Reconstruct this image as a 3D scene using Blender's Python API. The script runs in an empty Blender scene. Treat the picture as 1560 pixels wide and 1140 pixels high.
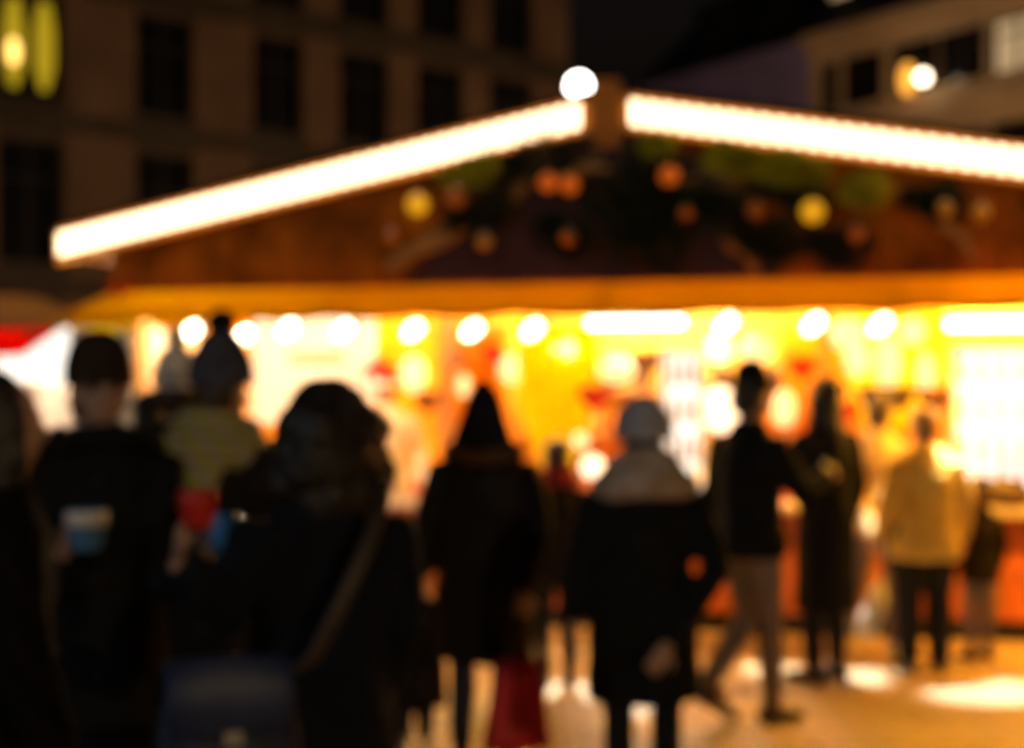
import bpy, bmesh, math, random
from mathutils import Vector as V, Matrix, noise

random.seed(11)
D = bpy.data
C = bpy.context.scene.collection
SC = bpy.context.scene
PI = math.pi

# ------------------------------------------------------------------ basics
F = 2167.0          # focal length of the photograph in its own pixels
EYE = 1.6

def W(px, py, d):
    """world point seen at (px, py) of the photograph at depth d"""
    return V(((px - 780) / F * d, d, EYE + (620 - py) / F * d))

def tag(o, label, cat, group=None, kind=None):
    o['label'] = label
    o['category'] = cat
    if group: o['group'] = group
    if kind: o['kind'] = kind
    return o

def empty(name, loc, rz=0.0):
    o = D.objects.new(name, None)
    o.empty_display_size = 0.2
    C.objects.link(o)
    o.location = loc
    o.rotation_euler = (0, 0, rz)
    return o

def thing(name, label, cat, loc=(0, 0, 0), rz=0.0, group=None):
    return tag(empty(name, loc, rz), label, cat, group)

def obj(name, bm, mat, parent=None, smooth=False):
    me = D.meshes.new(name)
    bmesh.ops.recalc_face_normals(bm, faces=bm.faces[:])
    bm.to_mesh(me)
    bm.free()
    for m in (mat if isinstance(mat, (list, tuple)) else [mat]):
        me.materials.append(m)
    if smooth:
        for p in me.polygons: p.use_smooth = True
    o = D.objects.new(name, me)
    C.objects.link(o)
    if parent is not None: o.parent = parent
    return o

def remeshed(name, bm, mat, parent, voxel, smooth=3, wrinkle=0.0, freq=6.0, seed=0.0):
    """join overlapping closed shells into one continuous skin"""
    o = obj(name, bm, mat, parent, True)
    m = o.modifiers.new('r', 'REMESH')
    m.mode = 'VOXEL'; m.voxel_size = voxel; m.use_smooth_shade = True
    if smooth:
        s = o.modifiers.new('s', 'SMOOTH'); s.factor = 0.5; s.iterations = smooth
    dg = bpy.context.evaluated_depsgraph_get()
    dg.update()
    me = D.meshes.new_from_object(o.evaluated_get(dg))
    o.modifiers.clear()
    old = o.data
    o.data = me
    D.meshes.remove(old)
    me.name = name
    if not me.materials: me.materials.append(mat)
    if wrinkle:
        nr = [v.normal.copy() for v in me.vertices]
        for v, n in zip(me.vertices, nr):
            p = v.co * freq + V((seed, seed * 1.7, 0))
            k = noise.noise(V((p.x, p.y, p.z * 0.55))) + 0.5 * noise.noise(p * 2.3)
            v.co += n * wrinkle * k
    for p in me.polygons: p.use_smooth = True
    return o

def box(bm, x0, x1, y0, y1, z0, z1, mi=0):
    vs = [bm.verts.new((x, y, z)) for z in (z0, z1) for y in (y0, y1) for x in (x0, x1)]
    for q in ((0, 2, 3, 1), (4, 5, 7, 6), (0, 1, 5, 4), (2, 6, 7, 3), (0, 4, 6, 2), (1, 3, 7, 5)):
        bm.faces.new([vs[i] for i in q]).material_index = mi

def prism(bm, poly, y0, y1):
    """poly of (x, z) extruded along y"""
    a = [bm.verts.new((x, y0, z)) for x, z in poly]
    b = [bm.verts.new((x, y1, z)) for x, z in poly]
    bm.faces.new(a); bm.faces.new(b[::-1])
    n = len(poly)
    for i in range(n):
        j = (i + 1) % n
        bm.faces.new((a[i], b[i], b[j], a[j]))

def chain(bm, pts, rad, side=None, n=14, cap=0.9):
    """closed tapering tube with rounded ends, elliptical sections"""
    pts = [V(p) for p in pts]
    rad = [(r, r) if not isinstance(r, (tuple, list)) else r for r in rad]
    N = len(pts)
    T = []
    for i in range(N):
        t = pts[min(i + 1, N - 1)] - pts[max(i - 1, 0)]
        T.append(t.normalized())
    if side is None:
        side = V((1, 0, 0)) if abs(T[0].x) < 0.8 else V((0, 1, 0))
    side = V(side)
    rings = []
    def ring(p, t, a, b):
        u = (side - t * side.dot(t))
        u = u.normalized() if u.length > 1e-5 else t.orthogonal().normalized()
        w = t.cross(u)
        return [bm.verts.new(p + u * (a * math.cos(2 * PI * k / n)) + w * (b * math.sin(2 * PI * k / n))) for k in range(n)]
    a, b = rad[0]; r = min(a, b) * cap
    v0 = bm.verts.new(pts[0] - T[0] * r)
    for ang in (60, 30):
        q = math.radians(ang)
        rings.append(ring(pts[0] - T[0] * r * math.sin(q), T[0], a * math.cos(q), b * math.cos(q)))
    for i in range(N):
        rings.append(ring(pts[i], T[i], *rad[i]))
    a, b = rad[-1]; r = min(a, b) * cap
    for ang in (30, 60):
        q = math.radians(ang)
        rings.append(ring(pts[-1] + T[-1] * r * math.sin(q), T[-1], a * math.cos(q), b * math.cos(q)))
    v1 = bm.verts.new(pts[-1] + T[-1] * r)
    for A, B in zip(rings, rings[1:]):
        for k in range(n):
            bm.faces.new((A[k], A[(k + 1) % n], B[(k + 1) % n], B[k]))
    for k in range(n):
        bm.faces.new((v0, rings[0][(k + 1) % n], rings[0][k]))
        bm.faces.new((v1, rings[-1][k], rings[-1][(k + 1) % n]))

def ball(bm, c, r, u=16, v=10, rot=None):
    r = r if isinstance(r, (tuple, list)) else (r, r, r)
    M = Matrix.Translation(V(c)) @ (rot or Matrix.Identity(4)) @ Matrix.Diagonal((r[0], r[1], r[2], 1))
    bmesh.ops.create_uvsphere(bm, u_segments=u, v_segments=v, radius=1, matrix=M)

def lathe(bm, prof, c=(0, 0, 0), sx=1, sy=1, n=24, M=None):
    c = V(c)
    rings = []
    for r, z in prof:
        if r < 1e-5:
            rings.append([bm.verts.new(c + V((0, 0, z)))])
        else:
            rings.append([bm.verts.new(c + V((sx * r * math.cos(2 * PI * k / n), sy * r * math.sin(2 * PI * k / n), z))) for k in range(n)])
    for A, B in zip(rings, rings[1:]):
        for k in range(n):
            j = (k + 1) % n
            if len(A) == 1 and len(B) == 1: continue
            if len(A) == 1: bm.faces.new((A[0], B[j], B[k]))
            elif len(B) == 1: bm.faces.new((A[k], A[j], B[0]))
            else: bm.faces.new((A[k], A[j], B[j], B[k]))
    if M is not None:
        for R in rings:
            for v in R: v.co = M @ v.co

def tube(bm, p0, p1, r, n=10):
    chain(bm, [p0, p1], [r, r], n=n, cap=0.4)

# ------------------------------------------------------------------ materials
def mat(name, col, rough=0.7, var=0.15, scale=8.0, metal=0.0, bump=0.0, col2=None, spec=0.5):
    m = D.materials.new(name)
    m.use_nodes = True
    nt = m.node_tree; N = nt.nodes; L = nt.links
    b = N['Principled BSDF']
    b.inputs['Roughness'].default_value = rough
    b.inputs['Metallic'].default_value = metal
    b.inputs['Specular IOR Level'].default_value = spec
    tc = N.new('ShaderNodeTexCoord')
    nz = N.new('ShaderNodeTexNoise')
    nz.inputs['Scale'].default_value = scale
    nz.inputs['Detail'].default_value = 5
    L.new(tc.outputs['Object'], nz.inputs['Vector'])
    rp = N.new('ShaderNodeValToRGB')
    c2 = col2 or tuple(c * (1 + var) for c in col)
    c1 = col if col2 else tuple(c * (1 - var) for c in col)
    rp.color_ramp.elements[0].color = (*c1, 1); rp.color_ramp.elements[0].position = 0.35
    rp.color_ramp.elements[1].color = (*c2, 1); rp.color_ramp.elements[1].position = 0.65
    L.new(nz.outputs['Fac'], rp.inputs['Fac'])
    L.new(rp.outputs['Color'], b.inputs['Base Color'])
    if bump:
        bp = N.new('ShaderNodeBump'); bp.inputs['Strength'].default_value = bump; bp.inputs['Distance'].default_value = 0.01
        L.new(nz.outputs['Fac'], bp.inputs['Height']); L.new(bp.outputs['Normal'], b.inputs['Normal'])
    return m

def emat(name, col, strength):
    m = D.materials.new(name)
    m.use_nodes = True
    nt = m.node_tree
    b = nt.nodes['Principled BSDF']
    b.inputs['Base Color'].default_value = (*[min(1, c) * 0.6 for c in col], 1)
    b.inputs['Emission Color'].default_value = (*col, 1)
    b.inputs['Emission Strength'].default_value = strength
    return m

def planks(name, col, axis='X', step=0.14, rough=0.6, var=0.3):
    """boards with dark joints and grain"""
    m = mat(name, col, rough, var, 3.0)
    nt = m.node_tree; N = nt.nodes; L = nt.links
    b = N['Principled BSDF']
    tc = N.new('ShaderNodeTexCoord')
    wv = N.new('ShaderNodeTexWave'); wv.wave_type = 'BANDS'; wv.bands_direction = axis; wv.wave_profile = 'SAW'
    wv.inputs['Scale'].default_value = 1.0 / step / 3.18 * 1.0
    wv.inputs['Distortion'].default_value = 0.0
    L.new(tc.outputs['Object'], wv.inputs['Vector'])
    rp = N.new('ShaderNodeValToRGB')
    e = rp.color_ramp.elements
    e[0].position = 0.0; e[0].color = (0.25, 0.25, 0.25, 1)
    e[1].position = 0.06; e[1].color = (1, 1, 1, 1)
    L.new(wv.outputs['Fac'], rp.inputs['Fac'])
    mx = N.new('ShaderNodeMix'); mx.data_type = 'RGBA'; mx.blend_type = 'MULTIPLY'; mx.inputs['Factor'].default_value = 1
    old = b.inputs['Base Color'].links[0].from_socket
    L.new(old, mx.inputs[6]); L.new(rp.outputs['Color'], mx.inputs[7])
    L.new(mx.outputs[2], b.inputs['Base Color'])
    return m

def translucent(name, col, mixf=0.6):
    m = D.materials.new(name); m.use_nodes = True
    nt = m.node_tree; N = nt.nodes; L = nt.links
    out = N['Material Output']; N.remove(N['Principled BSDF'])
    tc = N.new('ShaderNodeTexCoord'); nz = N.new('ShaderNodeTexNoise'); nz.inputs['Scale'].default_value = 5
    L.new(tc.outputs['Object'], nz.inputs['Vector'])
    rp = N.new('ShaderNodeValToRGB')
    rp.color_ramp.elements[0].color = (*[c * 0.85 for c in col], 1); rp.color_ramp.elements[1].color = (*[c * 1.1 for c in col], 1)
    L.new(nz.outputs['Fac'], rp.inputs['Fac'])
    d = N.new('ShaderNodeBsdfDiffuse'); t = N.new('ShaderNodeBsdfTranslucent'); mx = N.new('ShaderNodeMixShader')
    mx.inputs[0].default_value = mixf
    L.new(rp.outputs['Color'], d.inputs['Color']); L.new(rp.outputs['Color'], t.inputs['Color'])
    L.new(d.outputs[0], mx.inputs[1]); L.new(t.outputs[0], mx.inputs[2]); L.new(mx.outputs[0], out.inputs['Surface'])
    return m

def stripes(name, cols, scale=14.0, rough=0.9):
    """woven check cloth"""
    m = mat(name, cols[0], rough, 0.15, 20, spec=0.08)
    nt = m.node_tree; N = nt.nodes; L = nt.links
    b = N['Principled BSDF']
    tc = N.new('ShaderNodeTexCoord')
    col = b.inputs['Base Color'].links[0].from_socket
    for k, ax in enumerate(('DIAGONAL', 'Z')):
        wv = N.new('ShaderNodeTexWave'); wv.bands_direction = ax
        wv.inputs['Scale'].default_value = scale * (0.3 + 0.12 * k); wv.inputs['Distortion'].default_value = 1.2
        wv.inputs['Detail Scale'].default_value = 0.6; wv.inputs['Phase Offset'].default_value = 1.5 + k
        L.new(tc.outputs['Object'], wv.inputs['Vector'])
        rp = N.new('ShaderNodeValToRGB'); e = rp.color_ramp.elements
        e[0].position = 0.5; e[0].color = (0, 0, 0, 1); e[1].position = 0.62; e[1].color = (1, 1, 1, 1)
        L.new(wv.outputs['Fac'], rp.inputs['Fac'])
        mx = N.new('ShaderNodeMix'); mx.data_type = 'RGBA'
        L.new(rp.outputs['Color'], mx.inputs['Factor']); L.new(col, mx.inputs[6])
        mx.inputs[7].default_value = (*cols[1 + k], 1)
        col = mx.outputs[2]
    L.new(col, b.inputs['Base Color'])
    return m

M = {}
M['skin'] = mat('skin', (0.42, 0.24, 0.16), 0.55, 0.08, 20)
M['black'] = mat('black_wool', (0.012, 0.012, 0.012), 0.95, 0.25, 14, bump=0.3, spec=0.08)
M['black2'] = mat('black_down', (0.014, 0.013, 0.012), 0.8, 0.25, 10, bump=0.3, spec=0.2)
M['navy'] = mat('navy_cloth', (0.006, 0.008, 0.016), 0.9, 0.25, 12, bump=0.3, spec=0.2)
M['brownblack'] = mat('dark_brown_cloth', (0.020, 0.015, 0.011), 0.95, 0.3, 12, bump=0.3, spec=0.08)
M['plaid'] = stripes('dark_plaid', [(0.004, 0.004, 0.004), (0.010, 0.005, 0.003), (0.005, 0.004, 0.003)], 20)
M['jeans'] = mat('blue_jeans', (0.035, 0.05, 0.10), 0.85, 0.25, 25, spec=0.2)
M['greyjeans'] = mat('grey_jeans', (0.17, 0.15, 0.15), 0.85, 0.25, 25, spec=0.2)
M['blacktrouser'] = mat('black_trousers', (0.014, 0.014, 0.015), 0.9, 0.2, 20, spec=0.2)
M['taupe'] = mat('taupe_trousers', (0.20, 0.165, 0.145), 0.9, 0.2, 20, spec=0.2)
M['shoe'] = mat('black_leather', (0.012, 0.011, 0.010), 0.45, 0.2, 20)
M['brownshoe'] = mat('brown_leather', (0.05, 0.025, 0.012), 0.5, 0.2, 20)
M['whiteshoe'] = mat('white_trainer', (0.6, 0.6, 0.62), 0.6, 0.1, 20)
M['darkhair'] = mat('dark_hair', (0.014, 0.010, 0.007), 0.5, 0.4, 40, bump=0.8)
M['brownhair'] = mat('brown_hair', (0.05, 0.025, 0.012), 0.5, 0.4, 40, bump=0.8)
M['blondhair'] = mat('blond_hair', (0.30, 0.16, 0.05), 0.5, 0.25, 40, bump=0.8)
M['greyknit'] = mat('grey_knit', (0.07, 0.07, 0.095), 0.95, 0.3, 30, bump=0.6, spec=0.1)
M['paleknit'] = mat('pale_grey_knit', (0.36, 0.36, 0.40), 0.95, 0.15, 30, bump=0.6, spec=0.1)
M['creamknit'] = mat('cream_knit', (0.8, 0.72, 0.58), 0.95, 0.15, 30, bump=0.6, spec=0.1)
M['brownknit'] = mat('brown_knit', (0.035, 0.022, 0.014), 0.95, 0.25, 30, bump=0.6, spec=0.1)
M['blackknit'] = mat('black_knit', (0.012, 0.012, 0.015), 0.95, 0.25, 30, bump=0.6, spec=0.1)
M['fur'] = mat('brown_fur', (0.10, 0.05, 0.022), 0.95, 0.5, 40, bump=1.0, spec=0.1)
M['tartan'] = stripes('tartan_wool', [(0.46, 0.34, 0.27), (0.46, 0.38, 0.05), (0.24, 0.22, 0.06)], 16)
M['beige'] = mat('beige_wool', (0.36, 0.25, 0.14), 0.95, 0.2, 14, bump=0.4, col2=(0.5, 0.42, 0.38))
M['tan'] = mat('tan_cloth', (0.75, 0.55, 0.28), 0.9, 0.15, 10)
M['mustard'] = mat('mustard_cloth', (0.9, 0.58, 0.10), 0.9, 0.12, 10)
M['cream'] = mat('cream_cloth', (0.75, 0.65, 0.5), 0.9, 0.08, 10)
M['redcloth'] = mat('red_wool', (0.30, 0.012, 0.012), 0.9, 0.2, 14)
M['redfelt'] = mat('red_felt', (0.42, 0.004, 0.003), 0.9, 0.1, 14)
M['white'] = mat('white_fluff', (0.8, 0.77, 0.72), 0.95, 0.06, 30, bump=0.6)
M['redglaze'] = mat('red_glaze', (0.55, 0.02, 0.012), 0.25, 0.1, 6)
M['blueglaze'] = mat('blue_glaze', (0.06, 0.20, 0.42), 0.25, 0.1, 6)
M['skyglaze'] = mat('sky_glaze', (0.10, 0.38, 0.70), 0.25, 0.1, 6)
M['whiteglaze'] = mat('white_glaze', (0.75, 0.70, 0.66), 0.25, 0.05, 6)
M['redbag'] = mat('red_paper', (0.6, 0.012, 0.018), 0.55, 0.15, 4)
M['bluebag'] = mat('blue_leather', (0.014, 0.025, 0.075), 0.5, 0.2, 12, bump=0.3)
M['strap'] = mat('brown_strap', (0.045, 0.026, 0.013), 0.6, 0.2, 20)
M['eye'] = mat('dark_eye', (0.01, 0.008, 0.006), 0.2, 0.05)
M['steel'] = mat('brushed_steel', (0.5, 0.5, 0.5), 0.35, 0.1, 20, metal=1.0)
M['iron'] = mat('black_iron', (0.02, 0.02, 0.02), 0.5, 0.2, 20)
M['cord'] = mat('black_cord', (0.015, 0.015, 0.015), 0.7)
M['wood'] = planks('orange_boards', (0.50, 0.12, 0.016), 'X', 0.16)
M['gablewood'] = planks('brown_boards', (0.33, 0.10, 0.007), 'X', 0.15, 0.9, 0.5)
M['gablewood'].node_tree.nodes['Principled BSDF'].inputs['Specular IOR Level'].default_value = 0.1
M['plum'] = mat('plum_paint', (0.055, 0.022, 0.030), 0.8, 0.25, 3)
M['plinth'] = mat('black_plinth', (0.015, 0.013, 0.012), 0.7, 0.2, 5)
M['countertop'] = mat('pale_counter', (0.62, 0.5, 0.36), 0.5, 0.1, 6)
M['innerwall'] = planks('yellow_boards', (0.66, 0.31, 0.015), 'X', 0.2, 0.7, 0.2)
M['ceiling'] = planks('ceiling_boards', (0.5, 0.25, 0.06), 'Y', 0.15)
M['roof'] = mat('roof_felt', (0.03, 0.026, 0.024), 0.9, 0.2, 12)
M['rake'] = mat('orange_rake_board', (0.62, 0.22, 0.006), 0.6, 0.15, 4)
M['post'] = mat('post_wood', (0.40, 0.17, 0.04), 0.6, 0.25, 4)
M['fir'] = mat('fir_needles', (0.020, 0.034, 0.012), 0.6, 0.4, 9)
M['firlitcolour'] = mat('fir_needles_lit_colour', (0.5, 0.52, 0.02), 0.6, 0.4, 9)  # second fir colour with the roof strip's light put into it
M['birch'] = mat('peeled_branch', (0.42, 0.24, 0.07), 0.7, 0.3, 12, bump=0.4)
M['gold'] = mat('gold_glass', (0.90, 0.52, 0.04), 0.3, 0.08, 4, metal=0.15)
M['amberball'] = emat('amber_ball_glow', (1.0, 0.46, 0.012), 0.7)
M['copperglow'] = emat('copper_ball_added_glow', (1.0, 0.17, 0.01), 0.40)  # copper baubles brightened by added emission; they are no lamps
M['copper'] = mat('copper_glass', (0.85, 0.28, 0.04), 0.3, 0.08, 4, metal=0.15)
M['yellowcloth'] = translucent('yellow_cloth', (0.95, 0.92, 0.010), 0.5)
M['orangecloth'] = translucent('orange_cloth', (0.80, 0.36, 0.015), 0.5)
M['awning'] = translucent('amber_canvas', (0.72, 0.48, 0.006), 0.72)
M['signboard'] = mat('cream_board', (0.78, 0.66, 0.5), 0.7, 0.05, 4)
M['peach'] = mat('peach_paint', (0.55, 0.28, 0.12), 0.7, 0.1, 4)
M['redcanvas'] = translucent('red_canvas', (0.75, 0.03, 0.012), 0.5)
M['tancanvas'] = translucent('tan_canvas', (0.45, 0.30, 0.14), 0.4)

# lamps (these give off light)
M['bulb'] = emat('bulb_glow', (1.0, 0.84, 0.60), 9)
M['strip'] = emat('strip_glow', (1.0, 0.74, 0.44), 4.4)
M['tube'] = emat('tube_glow', (1.0, 0.465, 0.022), 430)
M['tubedim'] = emat('dim_tube_glow', (1.0, 0.465, 0.022), 130)
M['tubestrong'] = emat('strong_tube_glow', (1.0, 0.46, 0.03), 1050)
M['hottube'] = emat('pale_tube_glow', (1.0, 0.86, 0.66), 620)
M['whitetube'] = emat('white_tube_glow', (1.0, 0.88, 0.70), 9)
M['lantern'] = emat('paper_lantern_glow', (1.0, 0.70, 0.34), 1.35)
M['lanternhot'] = emat('bright_lantern_glow', (1.0, 0.84, 0.58), 2.0)
M['case'] = emat('display_light', (1.0, 0.93, 0.82), 1.4)
M['globe'] = emat('street_globe', (1.0, 0.95, 0.86), 14)
M['globewarm'] = emat('fill_globe_warm', (1.0, 0.58, 0.26), 900)
M['globefill'] = emat('fill_globe_amber', (1.0, 0.70, 0.36), 900)
M['globecool'] = emat('fill_globe_cool', (0.75, 0.87, 1.0), 650)
M['stalllamp'] = emat('stall_lamp_glow', (1.0, 0.8, 0.5), 170)
M['sconce'] = emat('sconce_globe', (1.0, 0.80, 0.55), 9)
M['sconceamber'] = emat('amber_glow', (1.0, 0.42, 0.05), 1.6)
M['litwindow'] = emat('lit_window', (0.60, 0.43, 0.015), 0.62)
M['litwindowcore'] = emat('lamp_in_window', (1.0, 0.60, 0.15), 3)
M['litcream'] = emat('lit_cream_window', (0.60, 0.42, 0.22), 0.7)

# ------------------------------------------------------------------ world
world = D.worlds.new('World'); SC.world = world
world.use_nodes = True
wn = world.node_tree
sky = wn.nodes.new('ShaderNodeTexSky'); sky.sky_type = 'NISHITA'; sky.sun_disc = False
sky.sun_elevation = math.radians(-3.4); sky.sun_rotation = math.radians(200)
bg = wn.nodes['Background']
wn.links.new(sky.outputs[0], bg.inputs['Color'])
bg.inputs['Strength'].default_value = 0.12

# ------------------------------------------------------------------ camera
cam = D.cameras.new('Camera'); co = D.objects.new('Camera', cam); C.objects.link(co)
co.location = (0, 0, EYE); co.rotation_euler = (PI / 2, 0, 0)
cam.sensor_width = 36; cam.lens = F * 36 / 1560
cam.shift_y = 50 / 1560
cam.clip_end = 1000
cam.dof.use_dof = True
cam.dof.focus_distance = 0.8
cam.dof.aperture_fstop = 4.2
SC.camera = co

# ------------------------------------------------------------------ ground
def ground_material():
    m = D.materials.new('paving_stones'); m.use_nodes = True
    nt = m.node_tree; N = nt.nodes; L = nt.links; b = N['Principled BSDF']
    tc = N.new('ShaderNodeTexCoord')
    br = N.new('ShaderNodeTexBrick')
    br.inputs['Scale'].default_value = 1.0
    br.inputs['Brick Width'].default_value = 0.24; br.inputs['Row Height'].default_value = 0.14; br.inputs['Mortar Size'].default_value = 0.008
    br.inputs['Color1'].default_value = (0.52, 0.34, 0.14, 1); br.inputs['Color2'].default_value = (0.44, 0.28, 0.11, 1)
    br.inputs['Mortar'].default_value = (0.10, 0.08, 0.06, 1)
    L.new(tc.outputs['Object'], br.inputs['Vector'])
    nz = N.new('ShaderNodeTexNoise'); nz.inputs['Scale'].default_value = 0.8; nz.inputs['Detail'].default_value = 6
    L.new(tc.outputs['Object'], nz.inputs['Vector'])
    rp = N.new('ShaderNodeValToRGB')
    rp.color_ramp.elements[0].color = (0.55, 0.52, 0.5, 1); rp.color_ramp.elements[0].position = .38; rp.color_ramp.elements[1].color = (1.15, 1.15, 1.15, 1); rp.color_ramp.elements[1].position = .62
    L.new(nz.outputs['Fac'], rp.inputs['Fac'])
    mx = N.new('ShaderNodeMix'); mx.data_type = 'RGBA'; mx.blend_type = 'MULTIPLY'; mx.inputs['Factor'].default_value = 1
    L.new(br.outputs['Color'], mx.inputs[6]); L.new(rp.outputs['Color'], mx.inputs[7]); L.new(mx.outputs[2], b.inputs['Base Color'])
    b.inputs['Roughness'].default_value = 0.6
    bp = N.new('ShaderNodeBump'); bp.inputs['Strength'].default_value = 0.4; bp.inputs['Distance'].default_value = 0.01
    L.new(br.outputs['Fac'], bp.inputs['Height']); bp.invert = True
    L.new(bp.outputs['Normal'], b.inputs['Normal'])
    return m
bm = bmesh.new()
vs = [bm.verts.new(p) for p in ((-300, -100, 0), (300, -100, 0), (300, 500, 0), (-300, 500, 0))]
bm.faces.new(vs)
obj('ground', bm, ground_material())['kind'] = 'structure'

# ------------------------------------------------------------------ background buildings
M['stone'] = mat('brown_stone', (0.165, 0.10, 0.065), 0.85, 0.2, 0.6)
M['trimstone'] = mat('dark_stone_trim', (0.06, 0.045, 0.034), 0.85, 0.2, 1.5)
M['tanstone'] = mat('tan_render', (0.55, 0.42, 0.28), 0.85, 0.12, 0.6)
M['purplestone'] = mat('mauve_render', (0.26, 0.22, 0.50), 0.85, 0.15, 0.6)
M['tile'] = mat('dark_roof_tile', (0.02, 0.018, 0.018), 0.8, 0.3, 5)
M['glass'] = mat('dark_glass', (0.008, 0.009, 0.010), 0.12, 0.2, 2)
M['framewood'] = mat('dark_window_frame', (0.014, 0.012, 0.010), 0.6, 0.2, 6)

def facade(name, label, P0, ang, length, height, cols, rows, wall_m, trim_m, bands, lit=(), depth=8.0, spandrel=False):
    """building whose street face starts at P0 and runs `length` along direction ang; local x along the face, local y into the building"""
    root = thing(name, label, 'building', (P0[0], P0[1], 0), ang)
    xs = sorted({0, length, *[v for c, w in cols for v in (c - w / 2, c + w / 2)]})
    zs = sorted({0, height, *[v for r in rows for v in r]})
    holes = [(c - w / 2, c + w / 2, a, b) for c, w in cols for a, b in rows]
    bm = bmesh.new()
    R = 0.3
    def q(*ps): bm.faces.new([bm.verts.new(p) for p in ps])
    for x0, x1 in zip(xs, xs[1:]):
        for z0, z1 in zip(zs, zs[1:]):
            cx, cz = (x0 + x1) / 2, (z0 + z1) / 2
            if any(h[0] < cx < h[1] and h[2] < cz < h[3] for h in holes):
                q((x0, 0, z0), (x0, R, z0), (x0, R, z1), (x0, 0, z1))
                q((x1, 0, z0), (x1, 0, z1), (x1, R, z1), (x1, R, z0))
                q((x0, 0, z0), (x1, 0, z0), (x1, R, z0), (x0, R, z0))
                q((x0, 0, z1), (x0, R, z1), (x1, R, z1), (x1, 0, z1))
            else:
                q((x0, 0, z0), (x1, 0, z0), (x1, 0, z1), (x0, 0, z1))
    q((0, 0, 0), (0, 0, height), (0, depth, height), (0, depth, 0))
    q((length, 0, 0), (length, depth, 0), (length, depth, height), (length, 0, height))
    q((0, depth, 0), (0, depth, height), (length, depth, height), (length, depth, 0))
    obj('wall', bm, wall_m, root)
    bm = bmesh.new()
    for z0, z1, out in bands:
        box(bm, -0.1, length + 0.1, -out, -0.003, z0, z1)
        box(bm, -0.1, length + 0.1, -out * 0.6, -0.003, z0 - 0.18, z0 - 0.003)
    obj('cornice', bm, trim_m, root)
    for i, (c, w) in enumerate(cols):
        for j, (a, b) in enumerate(rows):
            bm = bmesh.new()
            box(bm, c - w / 2, c + w / 2, R - 0.02, R + 0.04, a, b)
            l = (i, j) in lit
            wd = obj('window', bm, lit[(i, j)] if l else M['glass'], root)
            if l: wd['label'] = 'lit window'
            bm = bmesh.new()
            t = 0.09
            x0, x1 = c - w / 2, c + w / 2
            box(bm, x0, x0 + t, R - 0.1, R - 0.023, a, b); box(bm, x1 - t, x1, R - 0.1, R - 0.023, a, b)
            box(bm, x0 + t, x1 - t, R - 0.1, R - 0.023, a, a + t); box(bm, x0 + t, x1 - t, R - 0.1, R - 0.023, b - t, b)
            box(bm, c - t / 2, c + t / 2, R - 0.1, R - 0.023, a + t, b - t)
            box(bm, x0 + t, c - t / 2, R - 0.09, R - 0.023, a + (b - a) * 0.68, a + (b - a) * 0.68 + 0.06)
            box(bm, c + t / 2, x1 - t, R - 0.09, R - 0.023, a + (b - a) * 0.68, a + (b - a) * 0.68 + 0.06)
            obj('frame', bm, M['framewood'], wd)
            if spandrel and j > 0:
                bm = bmesh.new()
                box(bm, x0 - 0.02, x1 + 0.02, -0.05, -0.003, rows[j - 1][1] + 0.05, a - 0.163)
                obj('spandrel', bm, trim_m, wd)
            if a > 1:
                bm = bmesh.new()
                box(bm, x0 - 0.15, x1 + 0.15, -0.14, -0.003, a - 0.16, a - 0.02)
                obj('sill', bm, trim_m, wd)
    return root

# the big stone building behind the stall: street face lies on Y = 46.7 + 0.8 X
def faceX(px, D0, m): 
    t = (px - 780) / F
    d = D0 / (1 - m * t)
    return t * d, d
LB = []
k = math.sqrt(1 + 0.8 ** 2)
xr, yr = faceX(866, 46.7, 0.8)
XL = -16.5
P0 = (XL, 46.7 + 0.8 * XL)
for px, w in ((-170, 2.0), (48, 1.75), (252, 1.7), (425, 1.65), (556, 1.75), (672, 1.8), (780, 1.8)):
    if px < 0: x = -15.0
    else: x = faceX(px, 46.7, 0.8)[0]
    LB.append(((x - XL) * k, w))
LB[0] = (LB[1][0] - 2.6, 1.2)
lit = {}
lb = facade('stone_building', 'tall brown stone building with rows of dark windows, one lit yellow', P0, math.atan(0.8), (xr - XL) * k, 19.5,
            LB, [(1.2, 4.2), (5.3, 8.55), (9.6, 12.35), (13.25, 15.9)], M['stone'], M['trimstone'],
            [(9.0, 9.25, 0.2), (12.7, 13.0, 0.3), (4.7, 4.95, 0.2), (18.6, 19.2, 0.5)], lit, 9.0, True)
bm = bmesh.new(); L_ = (xr - XL) * k
prism(bm, [(-0.5, 19.55), (L_ + 0.5, 19.55), (L_ - 2, 22.5), (2, 22.5)], -0.5, 9.4)
obj('roof', bm, M['tile'], lb)
# lamp standing behind the lit panes (the bright spot low in the left pane)
cx = LB[1][0]
for sg in (-1, 1):
    bm = bmesh.new()
    mx_ = cx + sg * 0.40
    prism(bm, [(mx_ - .10, 9.85), (mx_ + .10, 9.85), (mx_ + .27, 10.5), (mx_ + .27, 11.4), (mx_ + .15, 12.15), (mx_ - .15, 12.15), (mx_ - .27, 11.4), (mx_ - .27, 10.5)], .16, .19)
    o = obj('curtain', bm, M['litwindow'], lb); o['label'] = 'yellow curtain lit from inside the room'
bm = bmesh.new(); ball(bm, (cx - 0.42, 0.13, 10.75), (0.15, 0.02, 0.34))
obj('window_lamp', bm, M['litwindowcore'], lb, True)

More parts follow.
